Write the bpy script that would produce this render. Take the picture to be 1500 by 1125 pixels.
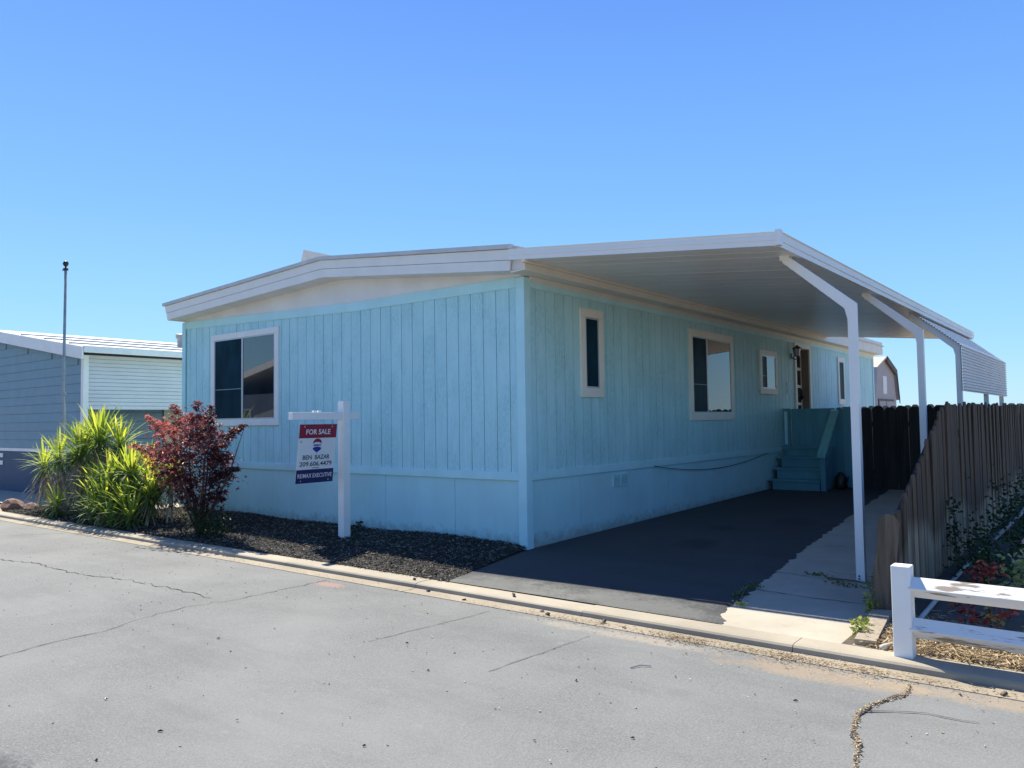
import bpy, bmesh, math, random
from mathutils import Vector, Matrix, Quaternion, Euler
random.seed(7)
R = random.random
def U(a, b): return a + (b - a) * R()
sc = bpy.context.scene
for o in list(bpy.data.objects): bpy.data.objects.remove(o)
COL = sc.collection

# ------------------------------------------------------------ camera, sky, sun, exposure
cd = bpy.data.cameras.new('camera'); cam = bpy.data.objects.new('camera', cd); COL.objects.link(cam); sc.camera = cam
CX, CY, YAW, PIT, ROL, FPX = 5.5426, -7.294, 0.6663, 0.0477, -0.0141, 1142.9
fw = Vector((-math.sin(YAW) * math.cos(PIT), math.cos(YAW) * math.cos(PIT), math.sin(PIT)))
r0 = Vector((math.cos(YAW), math.sin(YAW), 0)); u0 = r0.cross(fw)
rr = r0 * math.cos(ROL) + u0 * math.sin(ROL); uu = -r0 * math.sin(ROL) + u0 * math.cos(ROL)
cam.matrix_world = Matrix(((rr.x, uu.x, -fw.x, CX), (rr.y, uu.y, -fw.y, CY), (rr.z, uu.z, -fw.z, 1.5), (0, 0, 0, 1)))
cd.sensor_width = 36; cd.lens = FPX / 1500 * 36; cd.clip_end = 3000; cd.clip_start = .05

SUN = Vector((-0.74, 0.27, 1.0)).normalized()
ELEV = math.asin(SUN.z)
w = bpy.data.worlds.new('World'); sc.world = w; w.use_nodes = True
nt = w.node_tree; nt.nodes.clear()
sky = nt.nodes.new('ShaderNodeTexSky'); sky.sky_type = 'NISHITA'; sky.sun_disc = False
sky.sun_elevation = ELEV; sky.sun_rotation = math.atan2(SUN.x, SUN.y)
sky.air_density = 1.0; sky.dust_density = 0.2; sky.ozone_density = 3.0; sky.altitude = 0
# the clear, saturated blue of this sky: the physical sky mixed with an even gradient from horizon to zenith
tc = nt.nodes.new('ShaderNodeTexCoord'); sp_ = nt.nodes.new('ShaderNodeSeparateXYZ'); nt.links.new(tc.outputs['Generated'], sp_.inputs[0])
rp = nt.nodes.new('ShaderNodeValToRGB'); el_ = rp.color_ramp.elements
for _ in range(3): el_.new(.5)
for e_, (p_, c_) in zip(el_, [(0.0, (.44, .76, .98)), (.09, (.30, .65, 1.0)), (.26, (.19, .48, 1.0)), (.52, (.10, .29, .90)), (1.0, (.035, .115, .46))]):
    e_.position = p_; e_.color = (*c_, 1)
nt.links.new(sp_.outputs[2], rp.inputs[0])
gs = nt.nodes.new('ShaderNodeVectorMath'); gs.operation = 'SCALE'; gs.inputs['Scale'].default_value = 7.1; nt.links.new(rp.outputs[0], gs.inputs[0])
hs = nt.nodes.new('ShaderNodeMix'); hs.data_type = 'RGBA'; hs.inputs[0].default_value = .8
nt.links.new(sky.outputs[0], hs.inputs[6]); nt.links.new(gs.outputs[0], hs.inputs[7])
bg = nt.nodes.new('ShaderNodeBackground'); bg.inputs['Strength'].default_value = 0.085
wo = nt.nodes.new('ShaderNodeOutputWorld')
nt.links.new(hs.outputs[2], bg.inputs[0]); nt.links.new(bg.outputs[0], wo.inputs[0])
sl = bpy.data.lights.new('sun', 'SUN'); sl.energy = 5.0; sl.angle = math.radians(.53); sl.color = (1, .94, .80)
so = bpy.data.objects.new('sun', sl); COL.objects.link(so); so.rotation_euler = SUN.to_track_quat('Z', 'Y').to_euler(); so.location = (-20, 10, 30)
sc.view_settings.view_transform = 'Standard'; sc.view_settings.look = 'None'
sc.view_settings.exposure = 0.87; sc.view_settings.gamma = 1; sc.view_settings.use_curve_mapping = False
sc.render.engine = 'CYCLES'

# ------------------------------------------------------------ materials
class NT:
    def __init__(s, name):
        s.m = bpy.data.materials.new(name); s.m.use_nodes = True; s.t = s.m.node_tree
        s.b = s.t.nodes['Principled BSDF']; s.out = s.t.nodes['Material Output']
        s.pos = s.t.nodes.new('ShaderNodeNewGeometry').outputs['Position']
    def n(s, ty, **kw):
        x = s.t.nodes.new(ty)
        for k, v in kw.items(): setattr(x, k, v)
        return x
    def link(s, a, b): s.t.links.new(a, b)
    def noise(s, scale, stretch=(1, 1, 1), detail=4, rough=.55, off=(0, 0, 0)):
        mp = s.n('ShaderNodeMapping'); mp.inputs['Scale'].default_value = stretch; mp.inputs['Location'].default_value = off
        s.link(s.pos, mp.inputs[0])
        x = s.n('ShaderNodeTexNoise'); x.inputs['Scale'].default_value = scale; x.inputs['Detail'].default_value = detail; x.inputs['Roughness'].default_value = rough
        s.link(mp.outputs[0], x.inputs['Vector']); return x.outputs['Fac']
    def ramp(s, fac, stops):
        x = s.n('ShaderNodeValToRGB'); e = x.color_ramp.elements
        while len(e) < len(stops): e.new(.5)
        for el, (p, c) in zip(e, stops):
            el.position = p; el.color = (c, c, c, 1) if not hasattr(c, '__len__') else (*c, 1)
        s.link(fac, x.inputs[0]); return x.outputs[0]
    def mix(s, fac, a, b, mode='MIX'):
        x = s.n('ShaderNodeMix', data_type='RGBA', blend_type=mode)
        for sock, v in ((x.inputs[0], fac), (x.inputs[6], a), (x.inputs[7], b)):
            if isinstance(v, bpy.types.NodeSocket): s.link(v, sock)
            elif hasattr(v, '__len__'): sock.default_value = (*v, 1)
            else: sock.default_value = v
        return x.outputs[2]
    def math(s, op, a, b=None, clamp=False):
        x = s.n('ShaderNodeMath', operation=op, use_clamp=clamp)
        for i, v in enumerate((a, b)):
            if v is None: continue
            if isinstance(v, bpy.types.NodeSocket): s.link(v, x.inputs[i])
            else: x.inputs[i].default_value = v
        return x.outputs[0]
    def sep(s):
        x = s.n('ShaderNodeSeparateXYZ'); s.link(s.pos, x.inputs[0]); return x.outputs
    def rnd(s): return s.n('ShaderNodeObjectInfo').outputs['Random']
    def bump(s, h, strength=.3, dist=.01):
        x = s.n('ShaderNodeBump'); x.inputs['Strength'].default_value = strength; x.inputs['Distance'].default_value = dist
        s.link(h, x.inputs['Height']); s.link(x.outputs[0], s.b.inputs['Normal'])
    def col(s, c):
        if isinstance(c, bpy.types.NodeSocket): s.link(c, s.b.inputs['Base Color'])
        else: s.b.inputs['Base Color'].default_value = (*c, 1)
    def rough(s, r):
        if isinstance(r, bpy.types.NodeSocket): s.link(r, s.b.inputs['Roughness'])
        else: s.b.inputs['Roughness'].default_value = r
def dk(c, k): return tuple(x * k for x in c)

def simple(name, c, rough=.6, var=.12, scale=6, stretch=(1, 1, 1), bump=.1, bscale=60, metal=0, rnd=0.0, spec=None):
    t = NT(name); n = t.noise(scale, stretch)
    k = t.ramp(n, [(.3, dk(c, 1 - var)), (.7, tuple(min(1, x * (1 + var)) for x in c))])
    if rnd:
        k = t.mix(t.math('MULTIPLY', t.rnd(), rnd), k, dk(c, .45))
    t.col(k); t.rough(rough); t.b.inputs['Metallic'].default_value = metal
    if spec is not None: t.b.inputs['Specular IOR Level'].default_value = spec
    if bump: t.bump(t.noise(bscale, stretch, 3), bump, .004)
    return t.m

def siding_mat(name, base, stain, amount):
    t = NT(name)
    grain = t.noise(26, (1, 1, .07), 5, .6)
    blot = t.noise(2.3, (1, 1, .55), 5, .68)
    fine = t.noise(38, (1, 1, .42), 5, .72)
    msk = t.math('MULTIPLY', t.ramp(blot, [(.42, 0.0), (.60, 1.0)]), t.ramp(fine, [(.40, 0.0), (.58, 1.0)]))
    k = t.ramp(grain, [(.3, dk(base, .93)), (.72, tuple(min(1, x * 1.05) for x in base))])
    drip = t.noise(17, (1, 1, .035), 3, .6, (2, 2, 0))
    k = t.mix(t.math('MULTIPLY', t.ramp(drip, [(.56, 0.0), (.70, 1.0)]), .22), k, dk(base, .72))
    k = t.mix(t.math('MULTIPLY', t.rnd(), .20), k, dk(base, .80))
    k = t.mix(t.math('MULTIPLY', msk, amount), k, stain)
    t.col(k); t.rough(.62)
    t.bump(t.math('ADD', grain, t.math('MULTIPLY', fine, .5)), .35, .004)
    return t.m

M = {}
BLUE = (.51, .81, .84)
M['siding'] = siding_mat('painted_siding', BLUE, (.24, .54, .57), .5)
M['siding_side'] = siding_mat('painted_siding_worn', BLUE, (.23, .50, .50), .5)
M['trim_blue'] = simple('painted_blue_trim', dk(BLUE, 1.02), .55, .06, 3, bump=.08)
def skirt_mat():
    t = NT('painted_blue_skirting'); c = dk(BLUE, .97); z = t.sep()[2]
    k = t.ramp(t.noise(1.6, (1, 1, .6), 5, .65), [(.3, dk(c, .90)), (.7, dk(c, 1.04))])
    k = t.mix(t.math('MULTIPLY', t.ramp(t.noise(5, (1, 1, .08), 4, .6), [(.58, 0.0), (.75, 1.0)]), .16), k, dk(c, .6))
    spl = t.math('SUBTRACT', t.math('MULTIPLY', t.noise(9, detail=6, rough=.75), .42), t.math('ADD', z, .02))
    k = t.mix(t.math('MULTIPLY', t.ramp(spl, [(.0, 0.0), (.16, 1.0)]), .55), k, (.20, .19, .16))
    t.col(k); t.rough(.6); t.bump(t.noise(3, (1, 1, .3), 2), .12, .02); return t.m
M['skirt'] = skirt_mat()
M['teal'] = simple('teal_paint', (.12, .33, .40), .6, .12, 5, (1, 1, .2), bump=.15, rnd=.3)
M['teal_light'] = simple('faded_teal_paint', (.22, .54, .55), .6, .12, 5)
M['white'] = simple('white_paint', (.86, .84, .80), .5, .05, 3, bump=.05)
M['white_soffit'] = simple('soffit_paint', (.80, .78, .75), .6, .07, 2.2, (1, .3, 1), bump=.05)
M['cream'] = simple('cream_paint', (.84, .79, .69), .5, .05, 3, bump=.04)
M['metal_white'] = simple('white_enamel_metal', (.85, .83, .80), .35, .04, 1.5, bump=.03, bscale=12)
def ceiling_mat():
    t = NT('carport_pan_enamel'); c = (.88, .86, .82)
    k = t.ramp(t.noise(3, (.25, 2.2, 1), 3), [(.3, dk(c, .95)), (.7, dk(c, 1.04))])
    k = t.mix(t.math('MULTIPLY', t.rnd(), .10), k, dk(c, .75))
    t.col(k); t.rough(.32); return t.m
M['pan'] = ceiling_mat()
M['roof_edge'] = simple('grey_roof_metal', (.60, .59, .57), .5, .1, 4)
M['roof_white'] = simple('white_roof_coating', (.56, .55, .52), .7, .06, 2)
M['frame_metal'] = simple('window_sash_metal', (.50, .52, .54), .35, .04, 4, metal=.4)
M['dark_gap'] = simple('black_plastic', (.015, .015, .018), .5, .1, 5)
def glass(name, base, rough, spec, ior, streak=0.0):
    t = NT(name)
    t.col(t.ramp(t.noise(3, (1, 1, .6), 4), [(.3, dk(base, .6)), (.7, dk(base, 1.5))]))
    t.rough(rough); t.b.inputs['IOR'].default_value = ior; t.b.inputs['Specular IOR Level'].default_value = spec
    t.bump(t.noise(1.2, (1, 1, 1), 1), .02, .01)
    return t.m
M['glass'] = glass('window_glass', (.012, .02, .028), .015, .5, 2.1)
M['screen'] = glass('window_screen', (.008, .032, .050), .3, .04, 1.3)
M['wood_grey'] = None
def wood(name, top, low, dark, stains=True):
    t = NT(name)
    g = t.noise(30, (1, 1, .05), 6, .65)
    k = t.ramp(g, [(.28, dk(dark, .8)), (.5, top), (.75, tuple(x * 1.35 for x in top))])
    z = t.sep()[2]
    if stains:
        n = t.noise(1.6, (1, 1, .45), 4, .6)
        # dark weathering streaks in a band, pale water-washed wood near the ground where the sprinkler reaches
        band = t.math('MULTIPLY', t.ramp(t.math('ADD', z, t.math('MULTIPLY', n, 1.0)), [(0, 1.0), (.55, 1.0), (1, 0.0)]), t.ramp(n, [(.40, 0.0), (.58, 1.0)]))
        k = t.mix(t.math('MULTIPLY', band, .92), k, dark)
        wash = t.math('SUBTRACT', t.math('MULTIPLY', t.noise(.9, (1, 1, .1), 2, .5, (3, 1, 0)), 1.1), z)
        k = t.mix(t.math('MULTIPLY', t.ramp(wash, [(.0, 0.0), (.16, 1.0)]), .95), k, low)
    strk = t.noise(14, (1, 1, .03), 4, .6, (9, 4, 0))
    k = t.mix(t.math('MULTIPLY', t.ramp(strk, [(.46, 0.0), (.62, 1.0)]), .6), k, dk(dark, .9))
    k = t.mix(t.math('MULTIPLY', t.rnd(), .5), k, dark)
    kn = t.noise(7, (1, 1, .45), 2)
    k = t.mix(t.ramp(kn, [(.70, 0.0), (.76, .8)]), k, dk(dark, .4))
    t.col(k); t.rough(.85); t.bump(g, .5, .006); return t.m
M['wood_grey'] = wood('weathered_fence_wood', (.135, .082, .042), (.38, .30, .20), (.026, .014, .009))
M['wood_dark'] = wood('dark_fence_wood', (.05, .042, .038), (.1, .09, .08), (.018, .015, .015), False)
M['wood_board'] = wood('grey_loose_wood', (.14, .12, .095), (.3, .3, .3), (.05, .04, .03), False)
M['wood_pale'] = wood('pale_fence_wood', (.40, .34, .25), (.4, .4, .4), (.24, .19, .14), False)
def worn_white():
    t = NT('flaking_white_paint')
    g = t.noise(9, (.25, 1, 1), 5, .65); g2 = t.noise(45, (.1, 1, 1), 4, .6)
    f = t.ramp(t.math('MULTIPLY', g, t.math('ADD', g2, .5)), [(.60, 0.0), (.66, 1.0)])
    t.col(t.mix(f, (.74, .73, .71), (.30, .24, .18))); t.rough(.7); t.bump(f, .3, .003); return t.m
M['worn_white'] = worn_white()

def asphalt(name, c, patch, dirt_and_sun=None, speck=.45):
    t = NT(name)
    ag = t.noise(95, detail=3, rough=.7); ag2 = t.noise(38, detail=2, rough=.6); big = t.noise(.55, detail=5, rough=.6); mid = t.noise(3.2, detail=4, rough=.65)
    k = t.ramp(ag, [(.30, dk(c, 1 - speck)), (.52, c), (.72, dk(c, 1 + speck))])
    k = t.mix(t.ramp(ag2, [(.66, 0.0), (.72, .45)]), k, dk(c, 1.9))
    k = t.mix(t.ramp(ag2, [(.27, .5), (.34, 0.0)]), k, dk(c, .45))
    k = t.mix(t.math('MULTIPLY', t.ramp(big, [(.36, 0.0), (.62, 1.0)]), .6), k, patch)
    worn = t.noise(1.5, (.35, 1.6, 1), 6, .7, (5, 2, 0))
    k = t.mix(t.math('MULTIPLY', t.ramp(worn, [(.50, 0.0), (.66, 1.0)]), .30), k, dk(c, .68))
    chalk = t.noise(5.5, (1, 1.4, 1), 7, .78, (1, 7, 0))
    k = t.mix(t.math('MULTIPLY', t.ramp(chalk, [(.60, 0.0), (.70, 1.0)]), .34), k, dk(c, 1.75))
    k = t.mix(t.math('MULTIPLY', t.ramp(mid, [(.58, 0.0), (.72, 1.0)]), .22), k, dk(c, 1.35))
    sx = t.sep()
    def blob(cx, cy, rx, ry, color, amt, k):
        dx = t.math('DIVIDE', t.math('SUBTRACT', sx[0], cx), rx); dy = t.math('DIVIDE', t.math('SUBTRACT', sx[1], cy), ry)
        d = t.math('ADD', t.math('MULTIPLY', dx, dx), t.math('MULTIPLY', dy, dy))
        d = t.math('ADD', d, t.math('MULTIPLY', t.math('SUBTRACT', mid, .5), 2.6))
        d = t.math('ADD', d, t.math('MULTIPLY', t.math('SUBTRACT', ag2, .5), 1.8))
        return t.mix(t.math('MULTIPLY', t.ramp(d, [(.1, 1.0), (1.05, 0.0)]), amt), k, color)
    for b in dirt_and_sun or []: k = blob(*b, k)
    t.col(k); t.rough(.9); t.bump(t.math('ADD', ag, t.math('MULTIPLY', ag2, .6)), .55, .006); return t.m
TAN = (.36, .26, .155)
M['road'] = asphalt('old_asphalt', (.150, .153, .150), (.215, .217, .208),
    [(3.95, -2.40, .75, .20, TAN, .5), (5.0, -2.34, 1.0, .14, TAN, .5), (2.6, -2.35, 1.0, .10, (.34, .29, .22), .6),
     (-.55, -2.42, .22, .09, (.40, .20, .16), .5), (2.9, -3.1, .16, .12, (.12, .12, .12), .4), (2.35, -3.0, .16, .1, (.13, .13, .13), .35), (3.5, -3.2, .1, .08, (.12, .12, .12), .35),
     (1.4, -5.95, .35, .22, (.06, .06, .065), .9)])
M['driveway'] = asphalt('driveway_asphalt', (.045, .046, .047), (.06, .061, .062), [(1.5, 1.4, .30, .45, (.02, .02, .02), .75), (1.25, 2.6, .22, .3, (.022, .022, .022), .7), (1.9, 3.6, .35, .6, (.025, .025, .025), .6), (1.0, 5.0, .5, .7, (.03, .03, .03), .5), (2.2, -1.7, 1.1, .42, (.15, .15, .14), .7), (1.0, -1.75, 1.0, .36, (.15, .15, .14), .7)], .4)  # last two pale blobs put the sunlit kerb strip into the asphalt colour
def concrete(name, c, var=.16, stainc=None):
    t = NT(name)
    big = t.noise(1.3, detail=6, rough=.65); fi = t.noise(40, detail=4, rough=.65); md = t.noise(7, detail=4, rough=.7)
    k = t.ramp(big, [(.3, dk(c, 1 - var)), (.7, dk(c, 1 + var * .6))])
    k = t.mix(t.math('MULTIPLY', t.ramp(md, [(.55, 0.0), (.75, 1.0)]), .4), k, stainc or dk(c, .6))
    k = t.mix(t.math('MULTIPLY', t.ramp(fi, [(.62, 0.0), (.7, 1.0)]), .25), k, dk(c, .5))
    t.col(k); t.rough(.88); t.bump(fi, .35, .004); return t.m
M['concrete'] = concrete('pale_concrete', (.42, .375, .295))
M['curb'] = concrete('curb_concrete', (.36, .315, .24), .2, (.30, .26, .20))
M['gutter'] = concrete('gutter_concrete', (.31, .26, .19), .25, (.28, .21, .14))
M['crack'] = simple('crack_fill', (.045, .043, .04), .95, .3, 20, bump=0)
M['crack_tan'] = simple('crack_straw_fill', (.50, .42, .30), .95, .35, 25, bump=.3)
M['soil'] = simple('garden_soil', (.075, .06, .045), .95, .35, 6, bump=.6, bscale=40)
M['gravel_yard'] = simple('gravel_yard', (.21, .19, .14), .95, .2, 4, bump=.4)
M['mulch_soil'] = simple('mulch_soil', (.025, .021, .017), .95, .35, 9, bump=.8, bscale=50)
M['dry_ground'] = simple('dry_ground', (.33, .26, .17), .95, .2, 2, bump=.3)
def chipmat(name, cols):
    t = NT(name); a = t.n('ShaderNodeAttribute', attribute_name='tint')
    k = t.ramp(a.outputs['Fac'], [(i / (len(cols) - 1), c) for i, c in enumerate(cols)])
    t.col(k); t.rough(.85); return t.m
M['mulch'] = chipmat('bark_mulch', [(.008, .007, .006), (.02, .017, .014), (.07, .058, .045), (.36, .32, .25)])
M['straw'] = chipmat('dry_straw', [(.16, .10, .05), (.34, .24, .13), (.46, .36, .21), (.56, .47, .32)])
def leafmat(name, cols, trans, rough=.45, transcol=None):
    t = NT(name); a = t.n('ShaderNodeAttribute', attribute_name='tint')
    k = t.ramp(a.outputs['Fac'], [(i / (len(cols) - 1), c) for i, c in enumerate(cols)])
    t.col(k); t.rough(rough); t.b.inputs['Specular IOR Level'].default_value = .25
    tr = t.n('ShaderNodeBsdfTranslucent'); t.link(t.mix(1.0, k, transcol or (1.9, 1.7, .8), 'MULTIPLY'), tr.inputs[0])
    mx = t.n('ShaderNodeMixShader'); mx.inputs[0].default_value = trans
    t.link(t.b.outputs[0], mx.inputs[1]); t.link(tr.outputs[0], mx.inputs[2]); t.link(mx.outputs[0], t.out.inputs[0])
    return t.m
M['yucca'] = leafmat('yucca_leaf', [(.035, .075, .03), (.08, .15, .04), (.20, .29, .065), (.48, .52, .13)], .42, .6, (2.0, 1.8, .7))
M['yucca_dead'] = leafmat('dead_yucca_leaf', [(.16, .13, .09), (.28, .24, .17), (.40, .35, .25)], .2, .7, (1.2, 1.1, .9))
M['maple'] = leafmat('red_maple_leaf', [(.028, .013, .022), (.085, .03, .036), (.23, .075, .07), (.48, .26, .23)], .34, .45, (1.7, 1.0, .9))  # ramp holds shaded purple and sunlit pink as leaf colour
M['shrub'] = leafmat('dark_shrub_leaf', [(.012, .026, .014), (.03, .055, .022), (.06, .095, .035)], .25)
M['weed'] = leafmat('weed_leaf', [(.09, .14, .035), (.18, .24, .07), (.30, .34, .12)], .35)
M['redleaf'] = leafmat('red_shoot_leaf', [(.06, .012, .015), (.20, .03, .03), (.36, .12, .09), (.24, .26, .09)], .25, .4, (1.4, .8, .7))
M['sage'] = leafmat('pale_green_leaf', [(.12, .17, .07), (.22, .28, .13), (.34, .38, .22)], .3)
M['petal'] = leafmat('pale_pink_petal', [(.62, .40, .40), (.78, .60, .56)], .35, .5, (1.1, 1, 1))
M['tree_leaf'] = leafmat('tree_leaf', [(.02, .04, .015), (.04, .075, .02), (.08, .12, .035)], .25)
M['bark'] = simple('bark', (.12, .09, .07), .9, .3, 12, (1, 1, .2), bump=.5)
M['yucca_trunk'] = simple('yucca_trunk', (.23, .19, .14), .9, .35, 20, (1, 1, .6), bump=.6)
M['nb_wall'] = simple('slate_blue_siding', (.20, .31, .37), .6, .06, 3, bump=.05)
M['nb_wall_shaded'] = simple('slate_blue_siding_shaded', (.14, .19, .25), .6, .06, 3, bump=.05)  # same siding, with the shade behind the side awning put into its colour
M['nb_skirt'] = simple('navy_skirting', (.03, .07, .14), .6, .1, 3)
M['nb_panel'] = simple('white_awning_enamel', (.70, .70, .70), .45, .05, 2)
M['beige'] = simple('beige_panel', (.42, .36, .28), .6, .06, 3)
M['shed_wall'] = simple('grey_shed_siding', (.40, .37, .38), .7, .06, 5)
M['shed_roof'] = simple('tan_shed_shingle', (.50, .44, .36), .85, .12, 14)
M['shed_trim'] = simple('dark_shed_trim', (.10, .10, .10), .7, .1, 9)
M['pole'] = simple('galvanised_pole', (.34, .35, .34), .5, .15, 8, metal=.15)
M['black'] = simple('black_metal', (.012, .012, .014), .4, .1, 9)
M['frost'] = simple('lamp_glass', (.55, .55, .55), .25, .05, 9)
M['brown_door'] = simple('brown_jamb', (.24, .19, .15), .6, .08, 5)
M['sign_white'] = simple('sign_white', (.74, .75, .76), .4, .03, 4, bump=0)
M['sign_red'] = simple('sign_red', (.26, .008, .035), .4, .04, 4, bump=0)
M['sign_blue'] = simple('sign_navy', (.018, .012, .10), .4, .04, 4, bump=0)
M['logo_blue'] = simple('logo_blue', (.015, .03, .28), .4, .04, 4, bump=0)
M['ink'] = simple('sign_ink', (.02, .02, .05), .5, .04, 4, bump=0)
M['pvc'] = simple('white_pipe', (.42, .40, .36), .5, .1, 8)
M['rock'] = simple('rust_rock', (.20, .11, .08), .9, .3, 8, bump=.7, bscale=25)
M['stone'] = simple('tan_stone', (.42, .36, .28), .9, .25, 7, bump=.5, bscale=25)
M['flag_red'] = simple('flag_red', (.45, .05, .06), .7, .05, 9, bump=0)
M['flag_white'] = simple('flag_white', (.7, .7, .7), .7, .05, 9, bump=0)
M['flag_blue'] = simple('flag_blue', (.05, .06, .2), .7, .05, 9, bump=0)
M['grey_house'] = simple('grey_house_paint', (.30, .31, .32), .7, .08, 3)

# ------------------------------------------------------------ mesh helpers
WL = {}   # world location of every object
class MB:
    def __init__(s): s.v = []; s.f = []; s.tint = []
    def add(s, vs, fs, tint=.5):
        b = len(s.v); s.v += [tuple(v) for v in vs]; s.f += [tuple(b + i for i in f) for f in fs]; s.tint += [tint] * len(fs); return s
    def box(s, x0, x1, y0, y1, z0, z1):
        return s.add([(x0, y0, z0), (x1, y0, z0), (x1, y1, z0), (x0, y1, z0), (x0, y0, z1), (x1, y0, z1), (x1, y1, z1), (x0, y1, z1)],
                     [(0, 3, 2, 1), (4, 5, 6, 7), (0, 1, 5, 4), (1, 2, 6, 5), (2, 3, 7, 6), (3, 0, 4, 7)])
    def prism(s, poly, a, b, axis='y'):   # poly in the two other axes, in order
        n = len(poly)
        def P(p, t): return {'x': (t, p[0], p[1]), 'y': (p[0], t, p[1]), 'z': (p[0], p[1], t)}[axis]
        vs = [P(p, a) for p in poly] + [P(p, b) for p in poly]
        fs = [tuple(range(n)), tuple(range(2 * n - 1, n - 1, -1))] + [(i, i + n, (i + 1) % n + n, (i + 1) % n) for i in range(n)]
        return s.add(vs, fs)
    def loft(s, A, B):   # two equal polygons in 3d
        n = len(A)
        return s.add(list(A) + list(B), [tuple(range(n)), tuple(range(2 * n - 1, n - 1, -1))] + [(i, i + n, (i + 1) % n + n, (i + 1) % n) for i in range(n)])
    def tube(s, pts, rad, n=8, tint=.5):
        pts = [Vector(p) for p in pts]; rad = rad if hasattr(rad, '__len__') else [rad] * len(pts); vs = []; fs = []
        for i, p in enumerate(pts):
            d = (pts[min(i + 1, len(pts) - 1)] - pts[max(i - 1, 0)]).normalized()
            a = d.cross(Vector((0, 0, 1)) if abs(d.z) < .95 else Vector((1, 0, 0))).normalized(); b = d.cross(a)
            for k in range(n):
                t = 2 * math.pi * k / n; vs.append(p + (a * math.cos(t) + b * math.sin(t)) * rad[i])
        for i in range(len(pts) - 1):
            for k in range(n): fs.append((i * n + k, i * n + (k + 1) % n, (i + 1) * n + (k + 1) % n, (i + 1) * n + k))
        fs.append(tuple(range(n))); fs.append(tuple((len(pts) - 1) * n + k for k in range(n - 1, -1, -1)))
        return s.add(vs, fs, tint)
    def mesh(s, name, smooth=False, off=(0, 0, 0), recalc=True):
        me = bpy.data.meshes.new(name)
        me.from_pydata([(a - off[0], b - off[1], c - off[2]) for a, b, c in s.v], [], s.f)
        if len(set(s.tint)) > 1:
            at = me.attributes.new('tint', 'FLOAT', 'FACE'); at.data.foreach_set('value', s.tint)
        if recalc and len(s.f) < 6000:
            bm = bmesh.new(); bm.from_mesh(me); bmesh.ops.recalc_face_normals(bm, faces=bm.faces); bm.to_mesh(me); bm.free()
        if smooth: me.polygons.foreach_set('use_smooth', [True] * len(me.polygons))
        me.update(); return me
def link(o, parent=None, wl=(0, 0, 0)):
    COL.objects.link(o); WL[o] = Vector(wl)
    if parent: o.parent = parent; o.location = Vector(wl) - WL[parent]
    else: o.location = wl
    return o
def part(name, mb, mat, parent=None, smooth=False, kind=None, label=None, recalc=True, bevel=0):
    xs = [v[0] for v in mb.v]; ys = [v[1] for v in mb.v]; zs = [v[2] for v in mb.v]
    c = ((min(xs) + max(xs)) / 2, (min(ys) + max(ys)) / 2, min(zs))
    me = mb.mesh(name, smooth, c, recalc); me.materials.append(mat)
    o = link(bpy.data.objects.new(name, me), parent, c)
    if kind: o['kind'] = kind
    if label: o['label'] = label
    if bevel:
        b = o.modifiers.new('bevel', 'BEVEL'); b.width = bevel; b.segments = 2; b.limit_method = 'ANGLE'
    return o
def inst(name, me, parent, wl, rot=None):
    o = link(bpy.data.objects.new(name, me), parent, wl)
    if rot: o.rotation_euler = rot
    return o
def thing(name, label, cat, loc, group=None):
    o = link(bpy.data.objects.new(name, None), None, loc); o.empty_display_size = .1
    o['label'] = label; o['category'] = cat
    if group: o['group'] = group
    return o
def tag(o, label, cat, group=None):
    o['label'] = label; o['category'] = cat
    if group: o['group'] = group
    return o
CACHE = {}
def cbox(dx, dy, dz, mat):   # shared box mesh, base centred at origin
    k = (round(dx, 4), round(dy, 4), round(dz, 4), mat.name)
    if k not in CACHE:
        me = MB().box(-dx / 2, dx / 2, -dy / 2, dy / 2, 0, dz).mesh('board'); me.materials.append(mat); CACHE[k] = me
    return CACHE[k]
def struct(name, mb, mat, kind='structure', **k): return part(name, mb, mat, None, kind=kind, **k)
def sheet(pts, z=0, zf=None):
    m = MB(); m.add([(x, y, zf(x, y) if zf else z) for x, y in pts], [tuple(range(len(pts)))]); return m
def text_mesh(body, size, align='CENTER', extrude=.0008, weight=0.0, shear=0.0, space=1.0):
    c = bpy.data.curves.new('t', 'FONT'); c.body = body; c.size = size; c.align_x = align; c.align_y = 'CENTER'; c.extrude = extrude; c.offset = weight; c.shear = shear; c.space_character = space
    c.resolution_u = 3
    o = bpy.data.objects.new('t', c); COL.objects.link(o)
    bpy.context.view_layer.update(); dg = bpy.context.evaluated_depsgraph_get()
    me = bpy.data.meshes.new_from_object(o.evaluated_get(dg)); bpy.data.objects.remove(o); return me
def gz(y): return max(0.0, y) * .0133

# ------------------------------------------------------------ setting
struct('ground', sheet([(-600, -600), (600, -600), (600, 600), (-600, 600)], -.16), M['dry_ground'])
road = struct('road', sheet([(-80, -11.5), (80, -11.5), (80, -2.22), (-80, -2.22)], -.05), M['road'])
struct('yard_ground', sheet([(-40, -1.86), (40, -1.86), (40, 60), (-40, 60)], -.03), M['dry_ground'])
struct('far_kerb', MB().box(-80, 80, -11.8, -11.5, -.1, .05), M['curb'])
struct('far_yard', sheet([(-60, -40), (60, -40), (60, -11.8), (-60, -11.8)], 0), M['gravel_yard'])
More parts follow.
